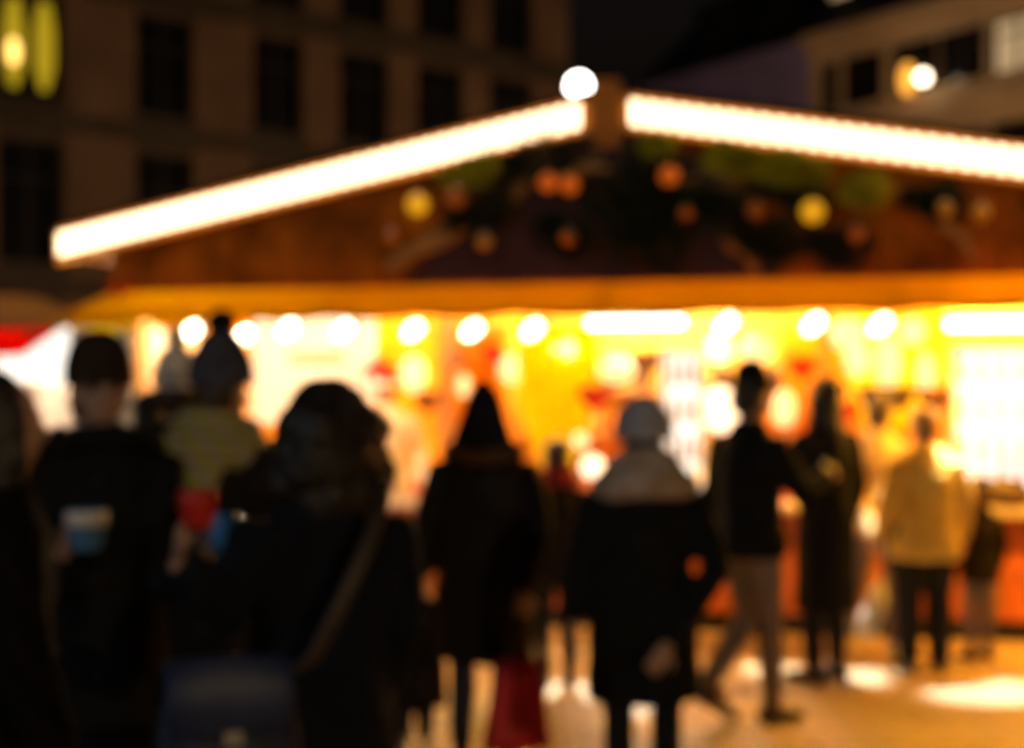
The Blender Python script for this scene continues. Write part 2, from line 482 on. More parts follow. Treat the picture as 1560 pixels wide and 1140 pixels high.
# the row on the other side: street face on Y = 67.7 - 1.43 X
m2 = -1.43; k2 = math.sqrt(1 + m2 ** 2)
def rowX(px): return faceX(px, 67.7, m2)[0]
xa, xb, xc = rowX(985), rowX(1233), rowX(1800)
def onrow(x): return (x, 67.7 + m2 * x)
RB = [((rowX(p) - xb) * k2, w) for p, w in ((1262, 0.9), (1312, 1.9), (1390, 2.0), (1462, 1.9), (1545, 1.9), (1632, 1.9), (1720, 1.9))]
rb = facade('tan_building', 'tan rendered building with framed windows and a string course, one window lit cream', onrow(xb), math.atan(m2), (xc - xb) * k2, 15.1,
            RB, [(1.0, 3.6), (4.6, 6.8), (8.3, 10.7), (12.25, 14.05)], M['tanstone'], M['tanstone'],
            [(11.45, 11.8, 0.25), (14.75, 15.1, 0.45), (7.5, 7.7, 0.2)], {(4, 3): M['litcream']}, 9.0)
PB = [((rowX(p) - xa) * k2, 1.7) for p in (1030, 1085, 1150, 1205)]
pb = facade('mauve_building', 'dim mauve fronted building beside the tan one under a dark tiled roof', onrow(xa), math.atan(m2), (xb - xa) * k2 - 0.02, 15.0,
            PB[:0] or PB, [(1.0, 3.6), (4.6, 6.6), (8.3, 10.3)], M['purplestone'], M['purplestone'],
            [(14.65, 15.0, 0.4)], {}, 9.0)
def pitched_roof(root, length, z, h):
    bm = bmesh.new()
    a = [bm.verts.new(p) for p in ((0, -0.6, z), (0, 4.5, z + h), (0, 9.6, z))]
    b = [bm.verts.new(p) for p in ((length, -0.6, z), (length, 4.5, z + h), (length, 9.6, z))]
    bm.faces.new(a); bm.faces.new(b[::-1])
    for i in range(3):
        j = (i + 1) % 3
        bm.faces.new((a[i], b[i], b[j], a[j]))
    return obj('roof', bm, M['tile'], root)
r1 = pitched_roof(rb, (xc - xb) * k2, 15.12, 4.5)
r2 = pitched_roof(pb, (xb - xa) * k2 - 0.02, 15.02, 4.5)
def dormer(rf, x, z, pane):
    bm = bmesh.new()
    box(bm, x - 0.7, x + 0.7, 0.7, 3.0, z, z + 1.5)
    box(bm, x - 0.85, x + 0.85, 0.55, 3.2, z + 1.503, z + 1.63)
    box(bm, x - 0.45, x + 0.45, 0.66, 0.697, z + 0.25, z + 1.3)
    o = obj('dormer', bm, [M['framewood'], pane], rf)
    for p in list(o.data.polygons)[12:18]: p.material_index = 1
dormer(r1, (rowX(1245) - xb) * k2 + 0.5, 16.3, M['litcream'])
for p in (1060, 1150): dormer(r2, (rowX(p) - xa) * k2, 16.2, M['glass'])
dormer(r1, (rowX(1420) - xb) * k2, 16.3, M['glass'])

# wall lantern on the tan building
lx, ld = faceX(1400, 67.7, m2)
p = W(1406, 118, ld - 0.9)
t = thing('wall_lantern', 'glowing twin lantern bracketed to the tan building beside an upper window', 'lantern', p, math.atan(m2))
bm = bmesh.new(); ball(bm, (0, 0, 0), 0.2); obj('globe', bm, M['sconce'], t, True)
bm = bmesh.new(); ball(bm, (-0.75, 0.12, 0.1), (0.30, 0.2, 0.55)); obj('amber_shade', bm, M['sconceamber'], t, True)
bm = bmesh.new(); tube(bm, (0, 0, 0.2), (0, 0, 0.5), 0.03); tube(bm, (-0.75, 0.1, 0.6), (-0.75, 0.1, 0.75), 0.03)
tube(bm, (-0.75, 0.1, 0.7), (0, 0, 0.5), 0.03); tube(bm, (-0.4, 0.05, 0.6), (-0.4, 0.85, 0.6), 0.035)
obj('bracket', bm, M['iron'], t)

# street lamp seen over the ridge, and unseen ones added to light the facades
def street_lamp(px, d, h, r, gm, label):
    x = (px - 780) / F * d if d > 0 else px
    t = thing('street_lamp', label, 'street lamp', (x, d, 0), 0, 'street lamps behind the stall')
    bm = bmesh.new()
    lathe(bm, [(0, 0), (0.16, 0), (0.16, 0.08), (0.10, 0.2), (0.09, 0.7), (0.055, 0.9), (0.04, h - 0.35), (0.06, h - 0.3), (0.03, h - 0.2), (0.045, h - r - 0.03), (0, h - r - 0.03)], n=16)
    obj('pole', bm, M['iron'], t, True)
    bm = bmesh.new(); ball(bm, (0, 0, h), r); obj('globe', bm, gm, t, True)
    return t
street_lamp(882, 14.0, EYE + 489 * 14 / F, 0.11, M['globe'], 'street lamp whose white globe shines above the roof ridge')
street_lamp(430, 29.0, 4.7, 0.10, M['globewarm'], 'unseen street lamp added behind the gable to light the stone building')
street_lamp(250, 25.0, 4.2, 0.09, M['globewarm'], 'unseen street lamp added behind the lower end of the roof to light the facade')
street_lamp(1290, 36.0, 5.8, 0.205, M['globewarm'], 'unseen street lamp added behind the gable to light the tan building')

street_lamp(6.0, -9.0, 5.6, 0.18, M['globefill'], 'warm unseen street lamp added behind the camera as fill light')  # unseen fill lamps added behind the camera to brighten the crowd
street_lamp(-9.0, -5.0, 5.0, 0.14, M['globecool'], 'cool white unseen street lamp added behind the camera as fill light')
# ------------------------------------------------------------------ the market stall
SX, SY, SA = 0.607, 9.066, -math.atan(0.22)
stall = thing('market_stall', 'large gabled market stall with lit roof edges, amber awning and orange wooden counter', 'market stall', (SX, SY, 0), SA)
SM = Matrix.Translation((SX, SY, 0)) @ Matrix.Rotation(SA, 4, 'Z')
def S(x, y, z): return SM @ V((x, y, z))
def Sloc(px, py, yl):
    """local stall coordinates of the photo pixel, on the plane local y = yl"""
    # direction of view in stall space
    o = SM.inverted() @ V((0, 0, EYE)); q = SM.inverted() @ W(px, py, 1.0)
    dr = q - o
    t = (yl - o.y) / dr.y
    return o + dr * t
SL = 0.2017; HZ = 3.55; HALF = 3.95
SLR = 0.172           # the far slope is a little flatter
def roofz(x): return HZ - (SL if x < 0 else SLR) * abs(x)
for sgn in (-1, 1):
    sl = SL if sgn < 0 else SLR
    HALF = 3.83 if sgn < 0 else 3.95
    bm = bmesh.new()
    prism(bm, [(0.0 + 0.001 * sgn, HZ + 0.10), (sgn * (HALF + 0.05), HZ + 0.10 - sl * (HALF + 0.05)), (sgn * (HALF + 0.05), HZ + 0.03 - sl * (HALF + 0.05)), (0.001 * sgn, HZ + 0.03)], -0.02, 3.4)
    rf = obj('roof', bm, M['roof'], stall)
    # broad rake board carrying the light strip
    bm = bmesh.new()
    w = 0.115
    prism(bm, [(0.09 * sgn, HZ - 0.07 + w - sl * 0.09), (sgn * HALF, roofz(sgn * HALF) - 0.07 + w), (sgn * HALF, roofz(sgn * HALF) - 0.07 - w), (0.09 * sgn, HZ - 0.07 - w - sl * 0.09)], -0.075, -0.023)
    rk = obj('rake_board', bm, M['rake'], stall)
    bm = bmesh.new()
    n = 38
    x0, x1 = (0.15, HALF - 0.03)
    for i in range(n):
        x = x0 + (x1 - x0) * (i + 0.5) / n
        hw = (x1 - x0) / n * 0.33
        zc = roofz(sgn * x) - 0.07; dz = sl * hw
        a = [(sgn * (x - hw), zc + 0.072 + dz), (sgn * (x + hw), zc + 0.072 - dz), (sgn * (x + hw), zc - 0.072 - dz), (sgn * (x - hw), zc - 0.072 + dz)]
        prism(bm, a, -0.115, -0.078)
    obj('light_strip', bm, M['strip'], rk)
# ridge post cap
bm = bmesh.new()
box(bm, -0.087, 0.087, -0.07, -0.023, HZ - 0.30, HZ + 0.12); box(bm, -0.05, 0.05, -0.10, -0.083, HZ - 0.24, HZ + 0.06)
obj('ridge_cap', bm, M['rake'], stall)
GW = 3.45
bm = bmesh.new()
prism(bm, [(-GW, 2.39), (GW, 2.39), (GW, roofz(GW) + 0.02), (0, HZ + 0.02), (-GW, roofz(-GW) + 0.02)], 0.0, 0.06)
obj('gable_wall', bm, M['gablewood'], stall)
bm = bmesh.new()
prism(bm, [(-1.35, 2.41), (1.1, 2.41), (0.75, 3.1), (0.05, 3.36), (-0.1, 3.36), (-0.7, 3.1)], -0.018, -0.003)
obj('painted_panel', bm, M['plum'], stall)
# amber awning, hipped, leaning out
bm = bmesh.new()
AO, AZ0, AZ1, AW = 0.40, 2.39, 2.16, 3.72
top = [(-GW, -0.004, AZ0), (GW, -0.004, AZ0)]
NS = 40
def arow(f):
    r = []
    x0 = -GW - (AW - GW) * f; x1 = -x0
    for i in range(NS + 1):
        x = x0 + (x1 - x0) * i / NS
        sag = 0.012 * math.sin(i * 1.9) * f
        r.append(bm.verts.new((x, -0.004 - AO * f, AZ0 + (AZ1 - AZ0) * f + sag)))
    return r
R_ = [arow(f) for f in (0, 0.25, 0.5, 0.75, 1.0)]
for A, B in zip(R_, R_[1:]):
    for i in range(NS): bm.faces.new((A[i], A[i + 1], B[i + 1], B[i]))
for sgn in (-1, 1):
    q = [bm.verts.new(p) for p in ((sgn * GW, -0.004, AZ0), (sgn * AW, -0.004 - AO, AZ1), (sgn * AW, 2.9, AZ1), (sgn * GW, 2.9, AZ0))]
    bm.faces.new(q)
aw = obj('awning', bm, M['awning'], stall, True)
sol = aw.modifiers.new('t', 'SOLIDIFY'); sol.thickness = 0.004
for x in (-GW, -1.72, 0, 1.72, GW):
    f = AW / GW
    bm = bmesh.new(); tube(bm, (x, 0.02, AZ0 - 0.02), (x * f, -AO + 0.03, AZ1 + 0.0), 0.012, 8)
    obj('awning_rib', bm, M['iron'], aw)
# posts
for x in (-3.64, 3.36):
    bm = bmesh.new(); box(bm, x - 0.04, x + 0.04, 0.80, 0.88, 0, 2.6); obj('post', bm, M['post'], stall)
for x in (-1.42, 1.35):
    bm = bmesh.new(); box(bm, x - 0.045, x + 0.045, 1.32, 1.41, 0.95, 2.6); obj('post', bm, M['post'], stall)
# inner walls and ceiling
BY = 3.25
bm = bmesh.new(); box(bm, -3.66, 3.42, BY, BY + 0.06, 0, 2.62); obj('back_wall', bm, M['innerwall'], stall)
for sgn in (-1, 1):
    bm = bmesh.new()
    x0, x1 = (3.423, 3.48) if sgn > 0 else (-3.71, -3.663)
    box(bm, x0, x1, 0.9, BY + 0.06, 0, 2.62)
    obj('side_wall', bm, M['innerwall'] if sgn > 0 else M['signboard'], stall)
bm = bmesh.new(); box(bm, -3.71, 3.48, 0.063, BY + 0.06, 2.625, 2.68); obj('ceiling', bm, M['ceiling'], stall)
bm = bmesh.new(); box(bm, -3.41, 3.41, 1.75, BY - 0.005, 0.004, 0.16); obj('floor', bm, M['wood'], stall)
# counter
CY = 1.2
bm = bmesh.new(); box(bm, -3.3, 3.41, CY, CY + 0.5, 0.14, 0.86); ct = obj('counter', bm, M['wood'], stall)
for i in range(9):
    x = -3.28 + i * 0.82
    bm = bmesh.new(); box(bm, x, x + 0.06, CY - 0.022, CY - 0.003, 0.16, 0.84); obj('batten', bm, M['post'], ct)
bm = bmesh.new(); box(bm, -3.28, 3.40, CY + 0.03, CY + 0.48, 0.0, 0.137); obj('plinth', bm, M['plinth'], ct)
bm = bmesh.new(); box(bm, -3.33, 3.415, CY - 0.12, CY + 0.52, 0.863, 0.905); obj('countertop', bm, M['countertop'], ct)
bm = bmesh.new(); box(bm, -3.38, 3.38, BY - 0.42, BY - 0.003, 0.163, 0.95); obj('back_counter', bm, M['wood'], stall)
for z in (1.35, 1.72):
    bm = bmesh.new(); box(bm, -1.3, 1.3, BY - 0.26, BY - 0.003, z, z + 0.03); obj('shelf', bm, M['post'], stall)
for row, (z, xs_) in enumerate(((1.38, [-1.15 + .19 * i for i in range(13)]), (1.75, [-1.1 + .23 * i for i in range(10)]))):
    for i, x in enumerate(xs_):
        p = S(x, BY - 0.13, z + 0.002)
        t = thing('jar', 'amber jar standing in a row on the lower back shelf of the stall' if row == 0 else 'dark brown jar standing in a row on the upper back shelf of the stall', 'jar', p, SA, 'jars on the lower back shelf' if row == 0 else 'jars on the upper back shelf')
        r = .055 if row == 0 else .065
        h = .17 if row == 0 else .22
        bm = bmesh.new(); lathe(bm, [(0, 0), (r, 0), (r, h * .75), (r * .7, h * .9), (0, h * .9)], n=14); obj('glass', bm, M['copper'] if row == 0 else M['brownshoe'], t, True)
        bm = bmesh.new(); lathe(bm, [(0, h * .903), (r * .75, h * .903), (r * .75, h), (0, h)], n=14); obj('lid', bm, M['gold'], t)
# tube lights under the ceiling, behind the awning
for x in (-3.02, -1.35, 0.05, 1.45, 2.75):
    fy = 0.36 if abs(x) > 2 else 0.66
    bm = bmesh.new(); box(bm, x - 0.62, x + 0.62, fy, fy + 0.1, 2.43, 2.48)
    for sx in (-.5, .5): box(bm, x + sx - .01, x + sx + .01, fy + .04, fy + .06, 2.483, 2.622)
    tl = obj('tube_light', bm, M['iron'], stall)
    bm = bmesh.new(); tube(bm, (x - 0.58, fy + 0.05, 2.405), (x + 0.58, fy + 0.05, 2.405), 0.018, 10); obj('lamp_tube', bm, M['hottube'] if x < -2 else M['tubestrong'] if x > 2 else M['tubedim'], tl, True)
    bm = bmesh.new(); box(bm, x - 0.62, x + 0.62, 2.3, 2.4, 2.56, 2.622); tl = obj('tube_light', bm, M['iron'], stall)
    bm = bmesh.new(); tube(bm, (x - 0.58, 2.35, 2.53), (x + 0.58, 2.35, 2.53), 0.018, 10); obj('lamp_tube', bm, M['hottube'] if abs(x) < .1 else M['tube'], tl, True)

# white tubes seen just under the awning edge
for i, (pa, pb_, py, lab) in enumerate(((898, 1040, 492, 'white tube lamp hanging over the middle of the counter'), (1445, 1600, 494, 'white tube lamp hanging over the bright display cabinet'))):
    a, b = Sloc(pa, py, 0.95), Sloc(pb_, py, 0.95)
    c = (a + b) / 2
    t = thing('tube_lamp', lab, 'lamp', S(c.x, c.y, c.z), SA, 'white tube lamps under the awning')
    hw = (b.x - a.x) / 2
    bm = bmesh.new(); box(bm, -hw - 0.03, hw + 0.03, -0.04, 0.04, 0.035, 0.08); obj('housing', bm, M['steel'], t)
    bm = bmesh.new(); tube(bm, (-hw, 0, 0), (hw, 0, 0), 0.03, 10); obj('lamp_tube', bm, M['whitetube'], t, True)
    bm = bmesh.new()
    for s in (-0.7, 0.7): tube(bm, (s * hw, 0, 0.08), (s * hw, 0, 2.62 - c.z), 0.006, 6)
    obj('cord', bm, M['cord'], t)

# round bulbs along the awning edge
bulb_xy = [(292, 505), (372, 512), (440, 502), (524, 503), (630, 503), (720, 503), (812, 502), (1107, 494), (1240, 494), (1342, 495)]
names = ['behind the man in the brown beanie', 'just above the grey bobble hat', 'over the near upper corner of the cream menu board', 'over the far upper corner of the cream menu board',
         'above the vendor with the red pointed hat', 'over the orange hanging cloth', 'over the yellow hanging cloth', 'beside the lit drinks cabinet',
         'above the long haired woman in black', 'over the person with fair hair']
for (px, py), nm in zip(bulb_xy, names):
    q = Sloc(px, py, 0.75)
    t = thing('hanging_bulb', 'round white bulb on a cord ' + nm, 'bulb', S(*q), SA, 'bulbs under the awning')
    bm = bmesh.new()
    ball(bm, (0, 0, 0), (0.046, 0.046, 0.082), 16, 10, Matrix.Rotation(math.radians(52), 4, 'Y')); obj('glass', bm, M['bulb'], t, True)
    bm = bmesh.new(); lathe(bm, [(0, 0.06), (0.022, 0.06), (0.026, 0.1), (0.012, 0.12), (0, 0.12)], n=12, M=Matrix.Rotation(math.radians(52), 4, 'Y') @ Matrix.Translation((0, 0, 0))); obj('socket', bm, M['iron'], t, True)
    bm = bmesh.new(); chain(bm, [(0.093, 0, 0.073), (0.10, 0, 0.11), (0.10, 0, 2.62 - q.z)], [0.004] * 3, n=6); obj('cord', bm, M['cord'], t)

# paper lanterns hung inside
lan = [(630, 570, .10, .15, 0, 'long paper lantern beside the red pointed hat'), (708, 588, .07, .10, 0, 'small dim paper lantern in front of the orange cloth'),
       (780, 562, .11, .11, 0, 'round paper lantern right above the black pointed hood'), (862, 532, .12, .15, 1, 'bright oval paper lantern above the yellow cloth'),
       (940, 563, .14, .10, 0, 'squat paper lantern over the pale grey hat'), (1095, 532, .10, .10, 1, 'bright round paper lantern below the bulb near the drinks cabinet'),
       (1100, 625, .15, .17, 1, 'low bright paper lantern beside the man in the dark jacket'), (1152, 535, .12, .11, 0, 'paper lantern over the man with the dark cap'),
       (1195, 622, .08, .14, 0, 'narrow paper lantern between the standing couple'), (1292, 510, .13, .12, 0, 'wide paper lantern among the yellow hangings'),
       (1306, 548, .09, .13, 0, 'tapered paper lantern near the long haired woman'), (1352, 550, .10, .20, 0, 'long teardrop paper lantern over the brown haired person'),
       (1390, 505, .09, .10, 0, 'small paper lantern tucked under the awning'), (1410, 570, .06, .16, 0, 'slim paper lantern over the fair haired person')]
for px, py, rx, rz, hot, lab in lan:
    q = Sloc(px, py, 2.0)
    t = thing('paper_lantern', lab, 'lantern', S(*q), SA, 'paper lanterns in the stall')
    bm = bmesh.new()
    lathe(bm, [(0, -rz)] + [(rx * math.cos(math.radians(a)) * (1 + 0.03 * (-1) ** i), rz * math.sin(math.radians(a))) for i, a in enumerate(range(-80, 81, 10))] + [(0, rz)], n=20)
    obj('shade', bm, M['lanternhot'] if hot else M['lantern'], t, True)
    bm = bmesh.new(); lathe(bm, [(0, rz - 0.003), (rx * .3, rz), (rx * .25, rz + .02), (0, rz + .02)], n=14); obj('cap', bm, M['iron'], t)
    bm = bmesh.new(); tube(bm, (0, 0, rz + .02), (0, 0, 2.62 - q.z), 0.004, 6); obj('cord', bm, M['cord'], t)

# cloth hangings
def hanging(px0, px1, py0, py1, yl, tip, m, name, lab):
    a, b = Sloc(px0, py0, yl), Sloc(px1, py1, yl)
    t = thing(name, lab, 'cloth', S((a.x + b.x) / 2, yl, b.z), SA, 'cloth hangings in the stall')
    hw = (b.x - a.x) / 2; h = a.z - b.z
    bm = bmesh.new()
    nx, nz = 14, 12
    G = []
    for j in range(nz + 1):
        f = j / nz
        wd = hw * (1 - tip * max(0, (0.55 - f) / 0.55) ** 1.2)
        G.append([bm.verts.new((wd * (2 * i / nx - 1), 0.02 * math.sin(i * 1.4), f * h)) for i in range(nx + 1)])
    for A, B in zip(G, G[1:]):
        for i in range(nx): bm.faces.new((A[i], A[i + 1], B[i + 1], B[i]))
    c = obj('cloth', bm, m, t, True); s = c.modifiers.new('t', 'SOLIDIFY'); s.thickness = 0.004
    bm = bmesh.new(); tube(bm, (-hw - 0.04, 0, h + 0.012), (hw + 0.04, 0, h + 0.012), 0.012, 8)
    for sg in (-.8, .8): tube(bm, (sg * hw, 0, h + 0.02), (sg * hw, 0, max(h + 0.05, 2.62 - b.z)), 0.005, 6)
    obj('rod', bm, M['post'], t)
hanging(788, 912, 500, 735, 1.9, 0.75, M['yellowcloth'], 'hanging_cloth', 'bright yellow cloth tapering to a point beside the black hood')
hanging(664, 770, 505, 735, 1.95, 0.15, M['orangecloth'], 'hanging_cloth', 'orange cloth hanging straight behind the black hooded person')
hanging(1190, 1290, 500, 640, 2.6, 0.3, M['orangecloth'], 'hanging_cloth', 'orange cloth hanging behind the standing couple')
hanging(1300, 1420, 500, 660, 2.6, 0.3, M['yellowcloth'], 'hanging_cloth', 'yellow cloth hanging behind the fair haired person')

M['ginger'] = mat('dark_brown_ornament', (0.10, 0.035, 0.010), 0.8, 0.3, 12)
M['wicker'] = mat('dark_wicker', (0.045, 0.024, 0.010), 0.8, 0.4, 30, bump=0.8)
for px, py, w, red, lab in ((690, 548, .11, 0, 'dark brown heart ornament hanging before the orange cloth'), (752, 540, .09, 1, 'red heart ornament hanging near the black hood tip'), (985, 552, .13, 0, 'dark brown heart ornament over the pale grey hat'),
                       (905, 605, .12, 1, 'red heart ornament low beside the yellow cloth'), (1172, 590, .09, 0, 'dark brown heart ornament right above the man in the dark cap'), (1222, 560, .11, 1, 'red heart ornament over the long haired woman'),
                       (1268, 600, .12, 0, 'dark brown heart ornament beside the long haired woman, hanging low'), (1290, 625, .10, 1, 'red heart ornament hanging lowest by the brown haired person'), (1425, 610, .13, 0, 'dark brown heart ornament next to the wide display cabinet'),
                       (650, 612, .11, 0, 'dark brown heart ornament hanging beside the vendor')):
    q = Sloc(px, py, 1.75)
    t = thing('hanging_heart', lab, 'ornament', S(*q), SA, 'heart ornaments in the stall')
    bm = bmesh.new()
    pts = []
    for i in range(24):
        a = 2 * PI * i / 24
        pts.append((w * math.sin(a) ** 3, w * (.8125 * math.cos(a) - .3125 * math.cos(2 * a) - .125 * math.cos(3 * a) - .0625 * math.cos(4 * a))))
    prism(bm, pts, -.012, .012); obj('heart', bm, M['redfelt'] if red else M['ginger'], t)
    bm = bmesh.new(); tube(bm, (0, 0, w * .28), (0, 0, 2.62 - q.z), .003, 6); obj('cord', bm, M['cord'], t)
q = Sloc(1350, 606, 1.7)
t = thing('wicker_basket', 'dark wicker basket hanging behind the brown haired person', 'basket', S(*q), SA)
bm = bmesh.new(); lathe(bm, [(0, -.09), (.14, -.085), (.20, .02), (.23, .08), (.215, .08), (.185, .02), (.13, -.07), (0, -.075)], n=28); obj('bowl', bm, M['wicker'], t, True)
bm = bmesh.new()
for k_ in range(3):
    a = 2 * PI * k_ / 3; tube(bm, (.22 * math.cos(a), .22 * math.sin(a), .08), (0, 0, .5), .004, 6)
tube(bm, (0, 0, .5), (0, 0, 2.62 - q.z), .005, 6); obj('cord', bm, M['cord'], t)
q = Sloc(1536, 800, 1.2)
t = thing('handbag', 'dark brown handbag standing on the counter below the wide display cabinet', 'bag', S(q.x, 1.22, .906), SA + .2)
bm = bmesh.new(); chain(bm, [(0, 0, .055), (0, 0, .12), (0, 0, .19)], [(.17, .06), (.165, .065), (.12, .03)], side=(1, 0, 0), n=18, cap=.8); remeshed('bag_body', bm, M['brownshoe'], t, .01, 2, .008, 8)
bm = bmesh.new(); chain(bm, [(-.08, 0, .20), (-.06, 0, .29), (0, 0, .32), (.06, 0, .29), (.08, 0, .20)], [.008] * 5, side=(0, 1, 0), n=8); obj('handle', bm, M['strap'], t, True)

# boards with goods on the side
def board(px0, px1, py0, py1, yl, lab, band=True):
    a, b = Sloc(px0, py0, yl), Sloc(px1, py1, yl)
    t = thing('menu_board', lab, 'board', S((a.x + b.x) / 2, yl, b.z), SA, 'cream boards in the stall')
    hw = (b.x - a.x) / 2; h = a.z - b.z
    bm = bmesh.new(); box(bm, -hw, hw, 0, 0.03, 0, h); obj('panel', bm, M['signboard'], t)
    if band:
        bm = bmesh.new(); box(bm, -hw * .45, hw * .55, -0.008, -0.003, h * .55, h * .68); obj('painted_band', bm, M['peach'], t)
    bm = bmesh.new()
    box(bm, -hw - .03, -hw - .003, -0.01, 0.04, -.03, h + .03); box(bm, hw + .003, hw + .03, -0.01, 0.04, -.03, h + .03)
    box(bm, -hw - .003, hw + .003, -0.01, 0.04, -.03, -.003); box(bm, -hw - .003, hw + .003, -0.01, 0.04, h + .003, h + .03)
    obj('frame', bm, M['whiteglaze'], t)
    bm = bmesh.new()
    for s in (-.8, .8): tube(bm, (s * hw, .015, h), (s * hw, .015, 2.62 - b.z), .005, 6)
    obj('cord', bm, M['cord'], t)
board(392, 566, 488, 640, 2.2, 'cream menu board with a peach band hanging over the dark haired woman')
board(112, 262, 486, 650, 2.2, 'plain cream board hanging behind the man in the brown beanie', False)

# unseen spot lamps added at the ceiling front to throw pale ground pools
def spot(px, py, xl, pw, ang, col=(.82, .93, 1)):
    g = 1.6 * F / (py - 620)
    tgt = V(((px - 780) / F * g, g, 0))
    pos = S(xl, 0.30, 2.50)
    t = thing('added_spot', 'small unseen spot lamp added under the stall ceiling to pool light on the ground', 'spot lamp', pos, SA, 'added spot lamps behind the awning')
    dirv = (tgt - pos).normalized()
    q = dirv.to_track_quat('-Z', 'Y')
    bm = bmesh.new()
    lathe(bm, [(0, 0.11), (0.03, 0.11), (0.045, 0.05), (0.045, 0.0), (0.04, 0.0), (0.04, 0.045), (0, 0.05)], n=16, M=(Matrix.Rotation(-SA, 4, 'Z') @ q.to_matrix().to_4x4()))
    tube(bm, (0, 0, 0.06), (0, 0, 0.12), 0.01, 6)
    obj('housing', bm, M['iron'], t, True)
    l = D.lights.new('spot_light', 'SPOT'); l.energy = pw; l.color = col; l.spot_size = math.radians(ang); l.spot_blend = 0.7; l.shadow_soft_size = 0.02
    lo = D.objects.new('spot_light', l); C.objects.link(lo)
    lo.location = pos; lo.rotation_euler = q.to_euler()
    return t
spot(1190, 1022, 1.0, 1700, 13)
spot(1320, 1030, 1.55, 1700, 14)
spot(1490, 1050, 2.1, 1700, 20)
spot(880, 1065, -0.3, 1700, 20)
spot(620, 700, -1.1, 60, 30, (1, .8, .55)) if False else None

# lit display cabinets
def cabinet(px0, px1, py0, py1, yl, lab, name='display_cabinet'):
    a, b = Sloc(px0, py0, yl), Sloc(px1, py1, yl)
    t = thing(name, lab, 'cabinet', S((a.x + b.x) / 2, yl, b.z), SA)
    hw = (b.x - a.x) / 2; h = a.z - b.z; dp = 0.38
    bm = bmesh.new()
    for s in (-1, 1):
        x0, x1 = sorted((s * hw, s * (hw - .025))); box(bm, x0, x1, 0, dp, 0, h)
    box(bm, -hw + .028, hw - .028, 0, dp, 0, .05); box(bm, -hw + .028, hw - .028, 0, dp, h - .05, h)
    obj('housing', bm, M['whiteglaze'], t)
    bm = bmesh.new(); box(bm, -hw + .028, hw - .028, dp - .05, dp - .01, .053, h - .053); obj('lit_back', bm, M['case'], t)
    for i in range(1, 4):
        bm = bmesh.new(); box(bm, -hw + .03, hw - .03, .03, dp - .053, h * i / 4, h * i / 4 + .012); obj('shelf', bm, M['whiteglaze'], t)
    bm = bmesh.new()
    for i in range(4):
        z = h * i / 4 + (.053 if i == 0 else .014)
        n = max(3, int(hw * 2 / .12))
        for j in range(n):
            x = -hw + .08 + (2 * hw - .16) * j / (n - 1)
            lathe(bm, [(0, z), (.025, z), (.025, z + h * .11), (.01, z + h * .15), (.01, z + h * .18), (0, z + h * .18)], (x, dp * .5, 0), n=10)
    obj('bottles', bm, M['whiteglaze'], t, True)
cabinet(1005, 1072, 528, 762, 1.35, 'narrow white lit drinks cabinet standing on the counter')
cabinet(1452, 1640, 522, 762, 1.38, 'wide white lit display cabinet standing on the counter')

# small table lamps and wares on the counter
def table_lamp(px, py, yl, r, lab, m=None):
    q = Sloc(px, py, yl)
    t = thing('table_lamp', lab, 'lamp', S(q.x, q.y, 0.905), SA, 'lamps on the counter')
    h = q.z - 0.905
    bm = bmesh.new(); lathe(bm, [(0, 0), (.06, 0), (.06, .015), (.012, .03), (.012, max(.05, h - r)), (0, max(.05, h - r))], n=14); obj('stem', bm, M['iron'], t, True)
    bm = bmesh.new(); ball(bm, (0, 0, h), r); obj('globe', bm, m or M['lanternhot'], t, True)
table_lamp(903, 712, 1.35, .085, 'small cream globe lamp on the counter beside the pale grey hat')
table_lamp(1070, 728, 1.3, .06, 'small globe lamp put in for a patch of pale skin below the drinks cabinet', M['lantern'])  # added lamp standing in for a patch of someone's skin
table_lamp(885, 672, 1.6, .06, 'tall slender globe lamp on the counter near the yellow cloth', M['lantern'])

# ------------------------------------------------------------------ gable decorations
def fir(px_list, yl, r, m, lab, n=900):
    """spray of fir: woody stem and many needles"""
    pts = [Sloc(px, py, yl) for px, py in px_list]
    c = sum(pts, V()) / len(pts)
    t = thing('fir_bough', lab, 'fir bough', S(*c), SA, 'fir boughs on the gable')
    bm = bmesh.new()
    P = [p - c for p in pts]
    if len(P) == 1: P = [P[0] - V((.1, 0, 0)), P[0] + V((.1, 0, 0))]
    chain(bm, P, [.02] * len(P), n=8); obj('stem', bm, M['birch'], t, True)
    bm = bmesh.new()
    for _ in range(n):
        f = random.random() * (len(P) - 1); i = min(int(f), len(P) - 2)
        p = P[i].lerp(P[i + 1], f - i)
        rr = r * (0.6 + 0.5 * noise.noise(p * 6))
        d = V((random.gauss(0, 1), -abs(random.gauss(0, .35)), random.gauss(0, 1)))
        d.y = max(d.y, -0.6)
        e = d.normalized() * rr * random.uniform(.35, 1.15)
        s = p + e
        s.y = min(s.y, 0.02); s.y = max(s.y, -0.10)
        dr = (e + V((random.uniform(-.05, .05), random.uniform(-.03, .01), random.uniform(-.08, .03)))).normalized() * random.uniform(.05, .09)
        sd = dr.cross(V((random.random(), random.random(), random.random()))).normalized() * .008
        bm.faces.new([bm.verts.new(v) for v in (s - sd, s + dr, s + sd)])
        bm.faces.new([bm.verts.new(v) for v in (s - sd * 1.2, s + dr * .7 + sd * 4, s + sd)])
    obj('needles', bm, m, t)
fir([(735, 270), (800, 248), (880, 230)], -.12, .17, M['fir'], 'dark fir bough tucked under the lower side of the ridge')
fir([(985, 240), (1005, 300), (1015, 390)], -.12, .22, M['fir'], 'large dark fir bough hanging straight down from the ridge', 1600)
